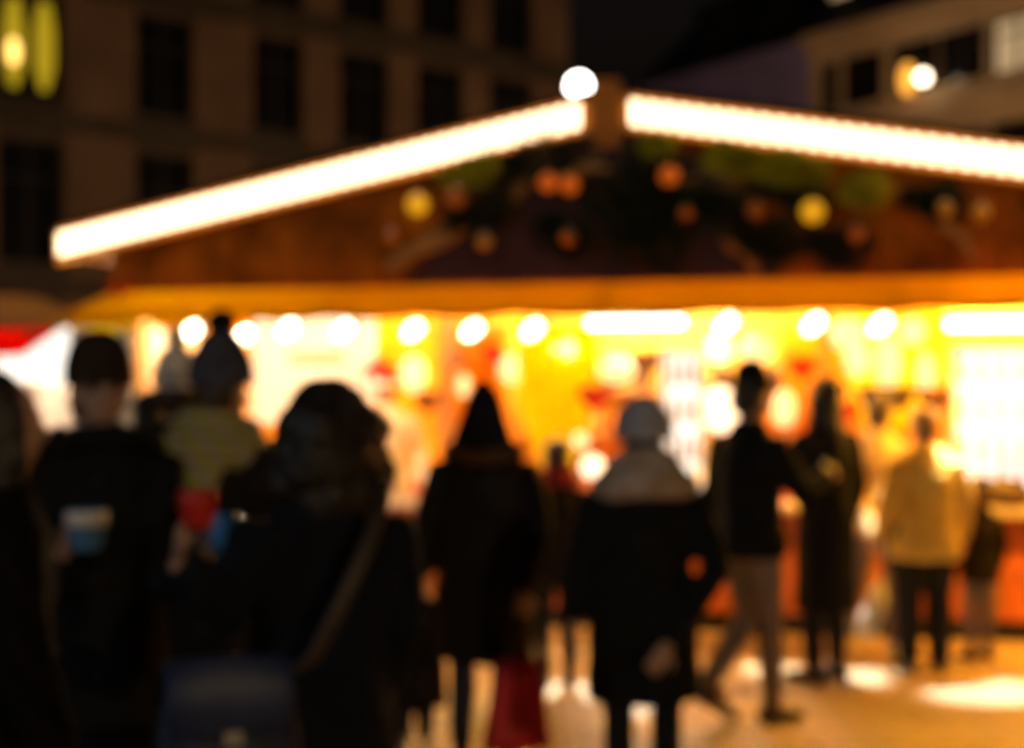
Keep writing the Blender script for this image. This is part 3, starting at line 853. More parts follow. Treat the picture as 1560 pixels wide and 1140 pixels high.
fir([(1150, 280), (1200, 275), (1230, 300)], -.12, .14, M['fir'], 'dark fir bough beside the hanging gold bauble')
fir([(830, 340), (880, 370)], -.12, .12, M['fir'], 'short dark fir bough above the plum panel centre')
fir([(1140, 365), (1190, 370)], -.12, .13, M['fir'], 'low dark fir bough near the awning')
fir([(905, 290), (950, 330), (960, 380)], -.12, .15, M['fir'], 'dark fir bough hanging down the plum panel below the ridge', 900)
fir([(1055, 300), (1120, 330)], -.14, .15, M['fir'], 'dark fir bough around the short pale branch', 900)
fir([(1235, 365), (1300, 385)], -.12, .13, M['fir'], 'dark fir bough low on the boards behind the copper bauble', 800)
fir([(690, 335), (770, 312)], -.12, .12, M['fir'], 'dark fir bough along the slanting branch', 800)
fir([(1380, 300), (1450, 310)], -.12, .10, M['fir'], 'dark fir bough behind the far pair of baubles', 600)
fir([(680, 268), (745, 255)], -.25, .09, M['firlitcolour'], 'fir bough coloured yellow green as if lit by the roof strip, near the gold baubles', 700)
fir([(1095, 240), (1160, 248), (1250, 265)], -.25, .10, M['firlitcolour'], 'long fir bough coloured yellow green as if lit by the roof strip', 2000)
fir([(985, 218), (1015, 222)], -.25, .07, M['firlitcolour'], 'small fir sprig coloured yellow green as if strip lit, beside the ridge', 350)
fir([(1290, 290), (1330, 292)], -.25, .10, M['firlitcolour'], 'fir sprig coloured yellow green as if strip lit, above the copper bauble', 500)

def branch(p0, p1, r, lab):
    a, b = Sloc(*p0, -.06), Sloc(*p1, -.06); c = (a + b) / 2
    bm = bmesh.new()
    A, B = a - c, b - c
    L = (B - A).length
    pts = [A.lerp(B, i / 8) + V((0, 0, .025 * math.sin(i * 1.3))) for i in range(9)]
    chain(bm, pts, [r * (1.1 - .04 * i) for i in range(9)], n=10)
    for i in (2, 4, 6):
        chain(bm, [pts[i], pts[i] + (B - A).normalized() * .12 + V((0, -.02, .08 * (-1) ** i))], [r * .5, r * .25], n=8)
    o = obj('branch', bm, M['birch'], None, True)
    o.location = S(*c); o.rotation_euler = (0, 0, SA)
    tag(o, lab, 'branch', 'pale branches on the gable')
branch((598, 408), (790, 292), .05, 'long pale branch slanting up the gable towards the ridge')
branch((790, 285), (925, 255), .035, 'pale branch behind the paired copper baubles')
branch((1010, 280), (1125, 300), .045, 'short pale branch beside the large hanging fir bough')
branch((1085, 340), (1150, 405), .04, 'pale branch sloping down towards the awning')
branch((1400, 300), (1480, 385), .035, 'pale branch at the lower side of the gable')

bau = [(636, 312, .085, 'gold', 'large glowing gold bauble under the long light strip'), (695, 302, .07, 'copper', 'copper bauble beside the large gold one'), (597, 362, .05, 'copper', 'small copper bauble at the foot of the slanting branch'),
       (738, 368, .06, 'gold', 'dim gold bauble below the slanting branch'), (835, 278, .07, 'copper', 'orange bauble with added glow, of a touching pair near the ridge, farther from the ridge'), (868, 282, .07, 'copper', 'orange bauble with added glow, of a touching pair near the ridge, nearer the ridge'),
       (865, 362, .06, 'copper', 'dull copper bauble over the plum panel'), (1020, 268, .075, 'copper', 'orange bauble with added glow on the large hanging fir bough'), (1045, 325, .055, 'copper', 'small copper bauble below the short pale branch'),
       (1238, 322, .085, 'gold', 'glowing gold bauble by the dark bough under the descending strip'), (1305, 358, .06, 'copper', 'copper bauble hanging low beside the glowing gold one'), (1315, 290, .075, 'gold', 'gold bauble among the yellow green sprig'),
       (1440, 318, .06, 'gold', 'gold bauble of the far pair near the pale branch, higher'), (1495, 325, .065, 'gold', 'gold bauble nearest the low end of the strip'), (1150, 320, .06, 'copper', 'copper bauble behind the short branch tip')]
for px, py, r, m, lab in bau:
    r *= .8
    q = Sloc(px, py, -.20)
    t = thing('bauble', lab, 'bauble', S(*q), SA, 'baubles on the gable')
    bm = bmesh.new(); ball(bm, (0, 0, 0), r, 20, 14); obj('ball', bm, M[{(636, 312): 'amberball', (1238, 322): 'amberball', (835, 278): 'copperglow', (868, 282): 'copperglow', (1020, 268): 'copperglow'}.get((px, py), m)], t, True)
    bm = bmesh.new(); lathe(bm, [(0, r - .004), (.014, r - .004), (.014, r + .018), (0, r + .018)], n=10); obj('cap', bm, M['steel'], t)
    bm = bmesh.new(); chain(bm, [(0, 0, r + .018), (0, .05, r + .08), (0, .17, r + .10)], [.003] * 3, n=6); obj('hook', bm, M['cord'], t)
# red bow at the awning corner
q = Sloc(182, 440, -.05)
bm = bmesh.new()
for s in (-1, 1):
    chain(bm, [(0, 0, 0), (s * .06, -.01, .03), (s * .09, 0, 0)], [.012, .03, .02], n=8)
    chain(bm, [(0, 0, 0), (s * .04, -.01, -.08)], [.012, .016], n=8)
ball(bm, (0, -.015, 0), .022)
o = obj('bow', bm, M['redfelt'], None, True); o.location = S(*q); o.rotation_euler = (0, 0, SA)
tag(o, 'small red bow at the upper corner of the amber awning', 'bow')

# ------------------------------------------------------------------ far stall at the edge
q = W(15, 620, 17.0)
t = thing('market_stall', 'distant small market stall with tan domed canopy and red valance', 'market stall', (q.x, q.y, 0), -.15)
bm = bmesh.new(); lathe(bm, [(1.05, 2.50), (1.02, 2.62), (.85, 2.78), (.5, 2.9), (0, 2.95)], n=24, sx=.75, sy=.8); o = obj('canopy', bm, M['tancanvas'], t, True)
s = o.modifiers.new('t', 'SOLIDIFY'); s.thickness = .01
bm = bmesh.new()
lathe(bm, [(0.8, 2.50), (1.0, 2.18)], n=24, sx=.85, sy=.9); o = obj('valance', bm, M['redcanvas'], t, True)
s = o.modifiers.new('t', 'SOLIDIFY'); s.thickness = .01
for x in (-.6, .6):
    for y in (-.6, .6):
        bm = bmesh.new(); box(bm, x - .03, x + .03, y - .03, y + .03, 0, 2.45); obj('post', bm, M['post'], t)
bm = bmesh.new(); box(bm, -.65, .65, -.65, -.2, .003, .95); obj('counter', bm, M['wood'], t)
bm = bmesh.new(); box(bm, -.7, .7, .66, .72, .95, 2.4); obj('back_panel', bm, M['whiteglaze'], t)
bm = bmesh.new()
for x in (-.35, .1, .5): ball(bm, (x, -.3, 2.12), .07)
obj('lamps', bm, M['stalllamp'], t, True)
# lit white banner canopy between that stall and the big one
a = W(60, 545, 13.0)
t = thing('lit_kiosk', 'low kiosk with a glowing white sloping canopy beside the big stall', 'kiosk', (a.x, a.y, 0), -.1)
bm = bmesh.new(); prism(bm, [(-.36, 2.06), (-.12, 2.06), (.27, 2.32), (.30, 2.22), (.14, 1.80), (-.36, 1.86)], -.1, .5)
obj('canopy', bm, M['case'], t)
bm = bmesh.new(); box(bm, -.5, .35, .1, .5, 0, 1.0); obj('counter', bm, M['wood'], t)
bm = bmesh.new(); box(bm, -.48, -.42, .1, .16, 1.003, 1.8); box(bm, .28, .34, .42, .48, 1.003, 1.7); obj('post', bm, M['post'], t)

# ------------------------------------------------------------------ people
SKIN = M['skin']
def hand(bm, w, d, n, s, curl, side):
    """hand from wrist w, pointing d, palm facing n; side +1 = right hand. returns palm centre"""
    d = V(d).normalized(); n = V(n); n = (n - d * n.dot(d)).normalized()
    a = d.cross(n) * side            # towards the thumb
    pc = w + d * .05 * s
    chain(bm, [w, w + d * .035 * s, w + d * .085 * s], [(.026 * s, .019 * s), (.036 * s, .017 * s), (.040 * s, .014 * s)], side=a, n=12, cap=.6)
    for off, ln, k in ((.030, .068, .95), (.010, .078, 1), (-.010, .073, 1.05), (-.029, .056, 1.15)):
        p = w + d * .088 * s + a * off * s
        ang = 0.15; pts = [p]
        for i, fr in enumerate((.45, .30, .25)):
            ang += curl * k
            dd = (d * math.cos(ang) + n * math.sin(ang)).normalized()
            p = p + dd * ln * fr * s; pts.append(p)
        chain(bm, pts, [.0095 * s, .009 * s, .0085 * s, .0075 * s], n=8)
    p = w + d * .03 * s + a * .03 * s
    t1 = p + (a * .8 + d * .6 + n * .25).normalized() * .04 * s
    t2 = t1 + (a * .25 + d * .8 + n * (.3 + .5 * curl)).normalized() * .032 * s
    chain(bm, [p, t1, t2], [.014 * s, .0115 * s, .009 * s], n=8)
    return pc

def person(label, px, d, face, H, coat, trousers, shoes='shoe', hem=.78, fat=1.0, hat=None, hair=None, scarf=None, collar=None,
           armR=None, armL=None, legs=None, yaw=0.0, nod=0.0, gloves=None, hood=None, kid=1.0, eyes=False, lean=0.0, hatw=1.0, legw=1.0):
    """face: heading in degrees, 0 looks away from the camera, positive turns to the photo's left. built at 1.75 m then scaled"""
    s = H / 1.75
    x = (px - 780) / F * d
    root = thing('person', label, 'person', (x, d, 0), math.radians(face), None)
    RI = Matrix.Rotation(-math.radians(face), 4, 'Z')
    for A in (armR, armL):
        if A and 'wrW' in A:
            lw = lambda p: tuple((RI @ (V(p) - V((x, d, 0)))) / s)
            A['el'] = lw(A['elW']); A['wr'] = lw(A['wrW']); A['dir'] = tuple(RI @ V(A['dir'])); A['n'] = tuple(RI @ V(A['n']))
            for k_ in ('el', 'wr'):
                q_ = A[k_]; A[k_] = (q_[0], q_[1] - lean * max(0, q_[2] - .95), q_[2])
    hs = s * kid                                   # head scale
    Z = lambda x, y, z: V((x * s, y * s, z * s))
    ln = lambda z: lean * max(0, z - .95)
    Q = lambda x, y, z: Z(x, y + ln(z), z)
    legs = legs or [((-.09, 0, .92), (-.10, .02, .50), (-.105, 0, .085), 0.12), ((.09, 0, .92), (.10, .02, .50), (.105, 0, .085), -.12)]
    armR = armR or dict(el=(.27, -.02, 1.13), wr=(.29, .06, .88), dir=(0, .1, -1), n=(-1, 0, 0), curl=.35)
    armL = armL or dict(el=(-.27, -.02, 1.13), wr=(-.29, .06, .88), dir=(0, .1, -1), n=(1, 0, 0), curl=.35)
    hc = Q(0, .02, 1.612)
    HM = Matrix.Translation(hc) @ Matrix.Rotation(yaw, 4, 'Z') @ Matrix.Rotation(-nod, 4, 'X') @ Matrix.Diagonal((hs, hs, hs, 1))
    # ---- body, one continuous skin
    bm = bmesh.new()
    def hb(c, r, rot=None):
        b2 = bmesh.new(); ball(b2, c, r, 18, 12, rot); b2.transform(HM)
        me = D.meshes.new('tmp'); b2.to_mesh(me); b2.free(); bm.from_mesh(me); D.meshes.remove(me)
    def hch(pts, rad, **kw):
        b2 = bmesh.new(); chain(b2, pts, rad, **kw); b2.transform(HM)
        me = D.meshes.new('tmp'); b2.to_mesh(me); b2.free(); bm.from_mesh(me); D.meshes.remove(me)
    hb((0, -.012, .035), (.074, .094, .088)); hb((0, .022, -.035), (.060, .070, .078)); hb((0, .052, -.088), (.028, .026, .026))
    hch([(0, .088, .02), (0, .108, -.025), (0, .100, -.03)], [.010, .015, .012], n=8)
    hch([(-.02, .083, -.062), (.02, .083, -.062)], [(.010, .008)] * 2, n=8)
    hch([(-.05, .075, .030), (0, .088, .026), (.05, .075, .030)], [.010, .012, .010], n=8)
    for sg in (-1, 1):
        hb((sg * .076, -.008, -.012), (.012, .022, .032)); hb((sg * .034, .070, -.03), (.022, .02, .022))
    chain(bm, [Q(0, -.01, 1.42), Q(0, .0, 1.52), hc + V((0, -.01 * s, -.02 * s))], [.06 * s, .054 * s, .05 * s])
    chain(bm, [Q(0, 0, .93), Q(0, 0, 1.1), Q(0, 0, 1.28), Q(0, -.005, 1.37)], [(.155 * s, .10 * s), (.135 * s, .095 * s), (.16 * s, .105 * s), (.13 * s, .075 * s)])
    out = {}
    for key, A, sg in (('R', armR, 1), ('L', armL, -1)):
        sh = Q(sg * .165, -.01, 1.375); el = Q(*A['el']); wr = Q(*A['wr'])
        chain(bm, [sh, el, wr], [.044 * s, .038 * s, .027 * s])
        out[key] = root.matrix_basis @ hand(bm, wr, A['dir'], A['n'], s * (1 + (kid - 1) * .5), A.get('curl', .3), sg)
    for hp, kn, an, toe in legs:
        chain(bm, [Z(*hp), Z(*kn), Z(*an)], [.075 * s, .05 * s, .036 * s])
        chain(bm, [Z(*an), Z(an[0] - math.sin(toe) * .1, an[1] + math.cos(toe) * .1, an[2] - .045)], [.036 * s, .03 * s])
    body = remeshed('body', bm, SKIN, root, .0085 * s, 2)
    if eyes:
        for sg in (-1, 1):
            bm = bmesh.new(); ball(bm, (sg * .032, .083, .008), (.013, .006, .008)); bm.transform(HM); obj('eye', bm, M['eye'], body, True)
    # ---- trousers and shoes
    bm = bmesh.new()
    chain(bm, [Z(0, 0, .86), Z(0, 0, 1.0)], [(.165 * s, .115 * s), (.165 * s, .115 * s)])
    for hp, kn, an, toe in legs:
        h = V(hp); k_ = V(kn); a = V(an)
        chain(bm, [Z(*h), Z(*(h.lerp(k_, .5))), Z(*k_), Z(*(k_.lerp(a, .35))), Z(*(a + V((0, 0, .03))))], [.098 * s * legw, .09 * s * legw, .066 * s * legw, .066 * s * legw, .052 * s * legw])
    remeshed('trousers', bm, M[trousers], root, .012 * s, 2, .006 * s, 12, random.random() * 9)
    for hp, kn, an, toe in legs:
        bm = bmesh.new()
        a = V(an); f = V((-math.sin(toe), math.cos(toe), 0)); lift = max(0, a.z - .085)
        pitch = -lift * 1.6
        hl = a - f * .05 + V((0, 0, -.045)); tp = a + f * .165 + V((0, 0, -.055 + pitch * .9))
        tp.z = max(.03, tp.z)
        chain(bm, [Z(*hl), Z(*(hl.lerp(tp, .45) + V((0, 0, .012)))), Z(*tp)], [(.037 * s, .042 * s), (.043 * s, .042 * s), (.040 * s, .026 * s)], side=(math.cos(toe), math.sin(toe), 0))
        chain(bm, [Z(*(a + V((0, 0, -.03)))), Z(*(a + V((0, 0, .05))))], [.046 * s, .048 * s])
        remeshed('shoe', bm, M[shoes], root, .008 * s, 2)
    # ---- coat
    bm = bmesh.new()
    f = fat
    rings = [(hem, .215, .165), (hem + .1, .212, .165)]
    if hem < .6: rings.append((.8, .205, .16))
    rings += [(.98, .192, .15), (1.12, .182, .145), (1.28, .20, .15), (1.38, .192, .125), (1.44, .135, .10), (1.49, .085, .085)]
    chain(bm, [Q(0, 0, z) for z, a, b in rings], [(a * s * f, b * s * f) for z, a, b in rings], side=(1, 0, 0), n=20, cap=.15)
    for A, sg in ((armR, 1), (armL, -1)):
        sh = Q(sg * .178 * (.5 + .5 * f), -.01, 1.372); el = Q(*A['el']); wr = Q(*A['wr']); cu = el.lerp(wr, .96)
        chain(bm, [sh, sh.lerp(el, .5), el, el.lerp(wr, .5), cu], [.080 * s, .075 * s, .066 * s, .057 * s, .05 * s], cap=.5)
    ct = remeshed('coat', bm, M[coat], root, .013 * s, 3, .013 * s, 7, random.random() * 9)
    if hem > .2:
        for i in range(4):
            bm = bmesh.new()
            z = hem + .12 + (1.36 - hem - .12) * i / 3
            b = .15 * f + (.015 if z < .9 else 0)
            ball(bm, Q(.02, b + .004, z), (.011 * s, .006 * s, .011 * s), 10, 6)
            obj('button', bm, M['iron'], ct, True)
    # ---- head coverings
    if hair:
        bm = bmesh.new(); kind, hm = hair
        def ell(c, r):
            b2 = bmesh.new(); ball(b2, c, r, 18, 12); b2.transform(HM); me = D.meshes.new('t'); b2.to_mesh(me); b2.free(); bm.from_mesh(me); D.meshes.remove(me)
        if kind == 'short':
            ell((0, -.025, .058), (.088, .100, .086)); ell((0, -.050, -.020), (.086, .070, .080))
            remeshed('hair', bm, M[hm], root, .010 * hs, 1, .008 * hs, 30, 3)
        elif kind == 'long':
            ell((0, -.03, .048), (.088, .095, .085)); ell((0, -.06, -.08), (.095, .06, .13)); ell((0, -.075, -.20), (.10, .055, .14))
            for sg in (-1, 1): ell((sg * .075, -.005, -.07), (.03, .05, .12))
            remeshed('hair', bm, M[hm], root, .011 * hs, 1, .012 * hs, 22, 5)
        elif kind == 'curly':
            ell((0, -.03, .055), (.10, .11, .098)); ell((0.0, -.06, -.06), (.145, .09, .13)); ell((0.02, -.07, -.13), (.135, .085, .10))
            for sg in (-1, 1): ell((sg * .10, -.01, -.07), (.055, .07, .11))
            ell((.115, -.05, -.10), (.075, .07, .085)); ell((.06, -.05, .02), (.10, .09, .09)); ell((-.06, -.05, .02), (.09, .09, .09))
            remeshed('hair', bm, M[hm], root, .011 * hs, 1, .02 * hs, 15, 2)
    if hat:
        kind, hm, tall = hat
        bm = bmesh.new()
        HM = HM @ Matrix.Translation((0, 0, .026 if kind != 'pointed' else 0)) @ Matrix.Diagonal((hatw, 1 + (hatw - 1) * .6, 1, 1))
        if kind in ('beanie', 'bobble'):
            pr = [(.92, .008), (1.0, .03), (1.02, .065), (.97, .09), (.86, .116), (.68, .137 + tall * .55), (.40, .153 + tall), (0, .16 + tall)]
            lathe(bm, [(.093 * r, z) for r, z in pr], (0, -.012, 0), 1, 1.14, 24, HM)
            bm2 = None
        elif kind == 'pointed':
            pr = [(.098, -.02), (.104, .01), (.098, .06), (.080, .12), (.055, .12 + tall * .55), (.030, .12 + tall), (0, .125 + tall)]
            lathe(bm, pr, (0, -.012, 0), 1, 1.12, 24, HM)
        ht = obj('hat', bm, M[hm], root, True)
        sm = ht.modifiers.new('t', 'SOLIDIFY'); sm.thickness = .006
        if kind != 'pointed':
            bm = bmesh.new()
            lathe(bm, [(.095, -.008), (.099, .01), (.099, .05), (.096, .062), (.091, .05), (.090, .01), (.095, -.008)], (0, -.012, 0), 1, 1.13, 24, HM)
            obj('cuff', bm, M[hm], ht, True)
        if kind == 'bobble':
            bm = bmesh.new(); b2 = (0, -.012, .185 + tall)
            ball(bm, b2, .046, 16, 12); bm.transform(HM)
            for v in bm.verts: v.co += V((random.uniform(-1, 1), random.uniform(-1, 1), random.uniform(-1, 1))) * .004
            obj('pompom', bm, M['blackknit'] if hm == 'greyknit' else M[hm], ht, True)
    if hood:
        hm, tall = hood
        bm = bmesh.new()
        chain(bm, [Q(0, -.06, 1.40), Q(0, -.045, 1.50), Q(0, -.035, 1.60), Q(0, -.03, 1.68), Q(0, -.03, 1.74 + tall * .5), Q(0, -.03, 1.76 + tall)],
              [(.19 * s, .10 * s), (.145 * s, .11 * s), (.118 * s, .112 * s), (.088 * s, .10 * s), (.062 * s, .068 * s), (.036 * s, .036 * s)], side=(1, 0, 0), n=18)
        remeshed('hood', bm, M[hm], root, .011 * s, 2, .010 * s, 9, 4)
    if collar:
        bm = bmesh.new()
        pts = [Q(.155 * math.cos(a), -.02 + .125 * math.sin(a), 1.455 + .02 * math.sin(a)) for a in [2 * PI * i / 20 for i in range(21)]]
        chain(bm, pts, [.042 * s] * 21, side=(0, 0, 1), n=10)
        remeshed('collar', bm, M[collar], root, .011 * s, 1, .02 * s, 24, 6)
    if scarf:
        sm_, big, sdz = (tuple(scarf) + (0.0,))[:3]
        bm = bmesh.new()
        for zz, rr, th in ((1.46 + sdz, .125, .055), (1.515 + sdz, .105, .048), (1.42 + sdz, .16, .055)):
            if big < 1 and rr > .15: continue
            pts = [Q(rr * big * math.cos(a), -.005 + rr * .85 * big * math.sin(a), zz - .03 * math.sin(a)) for a in [2 * PI * i / 18 for i in range(19)]]
            chain(bm, pts, [(th * s * big, th * .8 * s * big)] * 19, side=(0, 0, 1), n=10)
        chain(bm, [Q(.06, .15 * big, 1.42), Q(.07, .19, 1.28), Q(.08, .185, 1.12)], [(.055 * s, .025 * s)] * 3, side=(1, 0, 0), n=10)
        if big > 1.17:
            chain(bm, [Q(0, -.10, 1.44 + sdz), Q(0, -.155, 1.34 + sdz), Q(.02, -.165, 1.22 + sdz)], [(.165 * s, .06 * s), (.16 * s, .05 * s), (.09 * s, .03 * s)], side=(1, 0, 0), n=14)
        remeshed('scarf', bm, M[sm_], root, .011 * s, 2, .015 * s, 10, 8)
    out['root'] = root
    return out

# --- near row
p1 = person('dark haired person in a dark checked coat, cheek turned to the stall', -18, 3.1, -52, 1.69, 'plaid', 'blacktrouser', hem=.45, hair=('long', 'darkhair'))
p2 = person('man in a dark brown beanie and long black coat holding a blue and white mug', 150, 4.3, 204, 1.785, 'black', 'blacktrouser', hem=.40, fat=1.0, hat=('beanie', 'brownknit', .0), hair=('short', 'darkhair'),
            armR=dict(elW=W(76, 925, 4.25), wrW=W(98, 846, 4.05), dir=(.15, -.1, .95), n=(1, .1, 0), curl=.6), armL=dict(elW=(-1.0, 4.14, 1.08), wrW=W(312, 862, 3.93), dir=(.1, -.1, .95), n=(1, -.1, 0), curl=.6), collar='black', yaw=.05, eyes=True)
p3 = person('woman in a grey bobble hat with a big tartan scarf over a dark coat', 335, 5.2, -35, 1.80, 'brownblack', 'blacktrouser', hem=.55, hat=('bobble', 'greyknit', .035), hair=('short', 'brownhair'), hatw=1.15, scarf=('tartan', 1.18, -.045),
            armL=dict(el=(-.24, .10, 1.12), wr=(-.05, .30, 1.12), dir=(.3, .8, .2), n=(.9, -.3, 0), curl=.5))
p4 = person('woman with thick curly hair in a navy coat raising a red mug', 492, 3.4, 32, 1.655, 'navy', 'blacktrouser', hem=.62, fat=.97, armR=dict(el=(.205, -.03, 1.12), wr=(.17, .08, .88), dir=(0, .1, -1), n=(-1, 0, 0), curl=.35), hair=('curly', 'darkhair'), yaw=.2,
            armL=dict(elW=W(345, 930, 3.2), wrW=W(273, 862, 3.06), dir=(.05, 0, 1), n=(1, .2, 0), curl=.6))
p5 = person('tall man in a cream bobble hat standing behind the tartan scarf', 268, 6.1, 10, 1.80, 'black', 'blacktrouser', hat=('bobble', 'creamknit', .02), hair=('short', 'brownhair'))
p6 = person('person in a black pointed hood and fur trimmed black coat carrying a red bag', 737, 6.4, -6, 1.68, 'black2', 'jeans', hem=.50, fat=1.12, hood=('blackknit', .01), collar='fur',
            armR=dict(elW=(.13, 6.36, 1.06), wrW=(.05, 6.2, .79), dir=(0, -.05, -1), n=(-.3, 1, 0), curl=.9))
p7 = person('person in a pale grey hat, beige scarf and long black coat', 980, 5.4, 6, 1.585, 'black', 'blacktrouser', hem=.56, fat=1.15, hat=('beanie', 'paleknit', .015), hair=('short', 'darkhair'), scarf=('beige', 1.15), hatw=1.28,
            armR=dict(el=(.29, -.10, 1.10), wr=(.06, -.20, .80), dir=(-.5, -.1, -.8), n=(0, 1, 0), curl=.4))
# --- by the counter
p9 = person('man in a short dark jacket and taupe trousers standing with crossed legs', 1142, 7.2, -60, 1.79, 'black', 'taupe', 'brownshoe', hem=.84, fat=1.0, hat=('beanie', 'blackknit', .01), hair=('short', 'darkhair'), hatw=.9,
            armR=dict(el=(.26, .12, 1.14), wr=(.17, .34, 1.22), dir=(-.2, .95, .2), n=(-.8, 0, -.3), curl=.4),
            legs=[((-.09, 0, .92), (-.05, .03, .52), (-.04, -.22, .20), 0.1), ((.09, 0, .92), (.06, .08, .50), (.06, .09, .085), -.1)])
p10 = person('woman with long dark hair in a long black coat beside the man with crossed legs', 1258, 8.3, 40, 1.79, 'black', 'blacktrouser', hem=.42, fat=.95, hair=('long', 'darkhair'),
             armL=dict(el=(-.24, .12, 1.14), wr=(-.20, .34, 1.14), dir=(0, .95, .1), n=(.8, 0, -.3), curl=.4))
p11 = person('fair haired person in a mustard jacket and black trousers at the counter', 1408, 8.6, 4, 1.60, 'mustard', 'blacktrouser', hem=.76, fat=1.12, hair=('short', 'blondhair'), legw=1.35)
p13 = person('brown haired person in a tan jacket and grey jeans leaning at the counter', 1338, 9.15, -20, 1.69, 'tan', 'greyjeans', 'whiteshoe', hem=.82, hair=('short', 'brownhair'), lean=.08, armL=dict(elW=(2.16, 8.98, 1.05), wrW=(2.245, 8.80, .80), dir=(.1, 0, -1), n=(.5, .8, 0), curl=.9),
             legs=[((-.09, 0, .92), (-.14, -.06, .50), (-.24, -.16, .085), 0.12), ((.09, 0, .92), (.10, .02, .50), (.105, 0, .085), -.12)])
p8 = person('child in a red scarf and dark coat between the hooded person and the grey hat', 848, 8.1, 20, 1.40, 'brownblack', 'blacktrouser', hair=('short', 'brownhair'), scarf=('redcloth', .95), kid=1.12)
p12 = person('child in a dark brown jacket at the counter below the wide display cabinet', 1492, 8.95, 25, 1.14, 'brownblack', 'greyjeans', hair=('short', 'brownhair'), kid=1.3)
p16 = person('small child in a dark brown coat standing between the navy coat and the red bag', 632, 6.7, 15, .84, 'brownblack', 'blacktrouser', hem=.42, fat=1.5, hat=('beanie', 'blackknit', .0), hair=('short', 'darkhair'), kid=1.5, legw=1.5)
p14 = person('dark haired person half hidden behind the man in the brown beanie', 232, 6.9, -30, 1.68, 'brownblack', 'blacktrouser', hair=('short', 'darkhair'))
p15 = person('vendor in a cream jacket and drooping red pointed hat behind the counter', 588, 11.0, 185, 1.70, 'cream', 'blacktrouser', hair=('short', 'brownhair'), eyes=True,
             armR=dict(el=(.26, .10, 1.14), wr=(.16, .30, 1.02), dir=(-.3, .9, -.1), n=(0, -.2, -1), curl=.3))
p15['root'].location.z = .16
# drooping red hat with white trim, worn by the vendor
hat = bmesh.new()
hz = 1.612 * 1.70 / 1.75
chain(hat, [(0, 0, hz + .06), (.01, 0, hz + .14), (.07, 0, hz + .20), (.14, .01, hz + .15), (.17, .02, hz + .06)], [(.098, .105), (.085, .09), (.055, .06), (.035, .035), (.018, .018)], side=(0, 1, 0), n=16)
h = obj('hat', hat, M['redfelt'], p15['root'], True)
bm = bmesh.new(); ball(bm, (.175, .02, hz + .03), .05); obj('pompom', bm, M['white'], h, True)
bm = bmesh.new(); pts = [(.10 * math.cos(a), .11 * math.sin(a), hz + .05) for a in [2 * PI * i / 20 for i in range(21)]]; chain(bm, pts, [.025] * 21, side=(0, 0, 1), n=8); obj('trim', bm, M['white'], h, True)

# ------------------------------------------------------------------ things held
def mug(p, m, lab, r=.042, h=.095, band=None, rz=0.0, tilt=0.0):
    t = thing('mug', lab, 'mug', V(p) - V((0, 0, h / 2)), rz, 'mulled wine mugs')
    t.rotation_euler[1] = tilt
    bm = bmesh.new()
    lathe(bm, [(0, 0), (r * .72, 0), (r * .80, .012), (r * .98, h * .7), (r, h), (r * .93, h), (r * .88, h * .7), (r * .70, .014), (0, .012)], n=24)
    obj('cup', bm, M[m], t, True)
    if band:
        bm = bmesh.new(); lathe(bm, [(r * .99, h * .62), (r * 1.03, h * .62), (r * 1.045, h * .98), (r * 1.005, h * .98), (r * .99, h * .62)], n=24); obj('rim_band', bm, M[band], t, True)
    bm = bmesh.new(); chain(bm, [(r * .85, 0, h * .78), (r * 1.55, 0, h * .72), (r * 1.6, 0, h * .4), (r * .85, 0, h * .25)], [.006] * 4, side=(0, 1, 0), n=8); obj('handle', bm, M[m], t, True)
mug(W(132, 808, 4.0), 'blueglaze', 'blue mug with a broad white rim held by the man in the brown beanie', .056, .115, 'whiteglaze', rz=2.6)
mug(W(301, 776, 3.05), 'redglaze', 'red mug raised by the curly haired woman', .043, .08, None, rz=1.8)
mug(W(338, 815, 3.9), 'skyglaze', 'sky blue mug held out next to the red mug', .040, .115, None, rz=1.0, tilt=.1)

# crossbody bag of the curly haired woman
t = thing('shoulder_bag', 'blue leather shoulder bag at the hip of the navy coated woman', 'bag', W(345, 1090, 3.10), math.radians(20))
bm = bmesh.new()
chain(bm, [(0, 0, -.20), (0, 0, -.10), (0, 0, .02), (0, 0, .12)], [(.155, .055), (.165, .07), (.155, .06), (.14, .03)], side=(1, 0, 0), n=20, cap=.4)
remeshed('bag_body', bm, M['bluebag'], t, .010, 2, .010, 7)
bm = bmesh.new(); chain(bm, [(0, -.055, .13), (0, -.075, .06), (0, -.078, -.03)], [(.135, .012), (.14, .012), (.13, .010)], side=(1, 0, 0), n=16, cap=.4); obj('flap', bm, M['bluebag'], t, True)
bm = bmesh.new(); box(bm, -.02, .02, -.099, -.093, -.045, -.015); obj('buckle', bm, M['steel'], t)
Ti = Matrix.Rotation(-math.radians(20), 4, 'Z') @ Matrix.Translation(-W(345, 1090, 3.10))
bm = bmesh.new()
sp = [Ti @ W(*q) for q in ((440, 1030, 3.10), (480, 1000, 3.08), (520, 920, 3.10), (560, 830, 3.14), (580, 775, 3.22), (588, 742, 3.36))]
chain(bm, sp, [(.018, .006)] * 6, side=(1, 0, .4), n=8); obj('strap', bm, M['strap'], t, True)

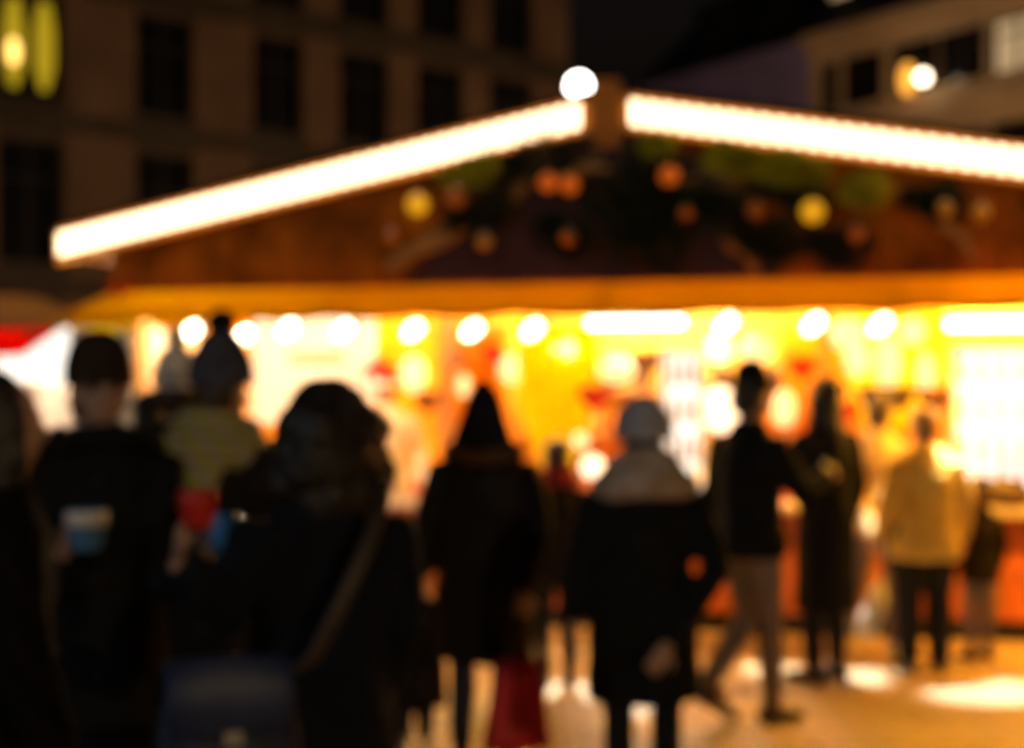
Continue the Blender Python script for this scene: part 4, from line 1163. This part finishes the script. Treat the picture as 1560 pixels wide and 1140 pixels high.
# red paper carrier bag
t = thing('carrier_bag', 'dark red paper carrier bag hanging from the hooded person', 'bag', W(786, 1140, 6.15), .25)
def bag(bm, w0, w1, d0, d1, h):
    a = [bm.verts.new((sx * w0, sy * d0, 0)) for sx, sy in ((-1, -1), (1, -1), (1, 1), (-1, 1))]
    b = [bm.verts.new((sx * w1 + .01, sy * d1, h)) for sx, sy in ((-1, -1), (1, -1), (1, 1), (-1, 1))]
    bm.faces.new(a[::-1])
    for i in range(4):
        j = (i + 1) % 4
        bm.faces.new((a[i], a[j], b[j], b[i]))
    bmesh.ops.subdivide_edges(bm, edges=bm.edges[:], cuts=5, use_grid_fill=True)
    for v in bm.verts: v.co.y += .02 * noise.noise(v.co * 9)
bm = bmesh.new(); bag(bm, .145, .09, .06, .03, .38); o = obj('bag_body', bm, M['redbag'], t, True)
s = o.modifiers.new('t', 'SOLIDIFY'); s.thickness = .003
bm = bmesh.new()
for sy in (-.03, .03): chain(bm, [(-.05, sy, .37), (-.02, sy * .5, .50), (.02, 0, .54), (.05, sy * .5, .50), (.07, sy, .37)], [.005] * 5, side=(0, 1, 0), n=6)
obj('handle', bm, M['strap'], t, True)
# small white carrier bag near the counter
t = thing('carrier_bag', 'small white plastic carrier bag by the legs at the counter', 'bag', W(1330, 978, 8.79), .1)
bm = bmesh.new(); chain(bm, [(-.05, 0, .05), (-.02, 0, .14), (.03, 0, .28), (.05, 0, .36)], [(.07, .04), (.08, .05), (.065, .04), (.03, .02)], side=(1, 0, 0), n=14); remeshed('bag_body', bm, M['cream'], t, .01, 1, .014, 12)
bm = bmesh.new(); chain(bm, [(.04, 0, .36), (.05, 0, .46), (.07, 0, .36)], [.005] * 3, n=6); obj('handle', bm, M['cream'], t, True)

# ------------------------------------------------------------------ output
SC.view_settings.view_transform = 'Standard'
SC.view_settings.look = 'None'
SC.view_settings.gamma = 1
SC.view_settings.exposure = 0
SC.cycles.use_denoising = True
SC.cycles.max_bounces = 6
SC.cycles.sample_clamp_indirect = 8
SC.render.film_transparent = False
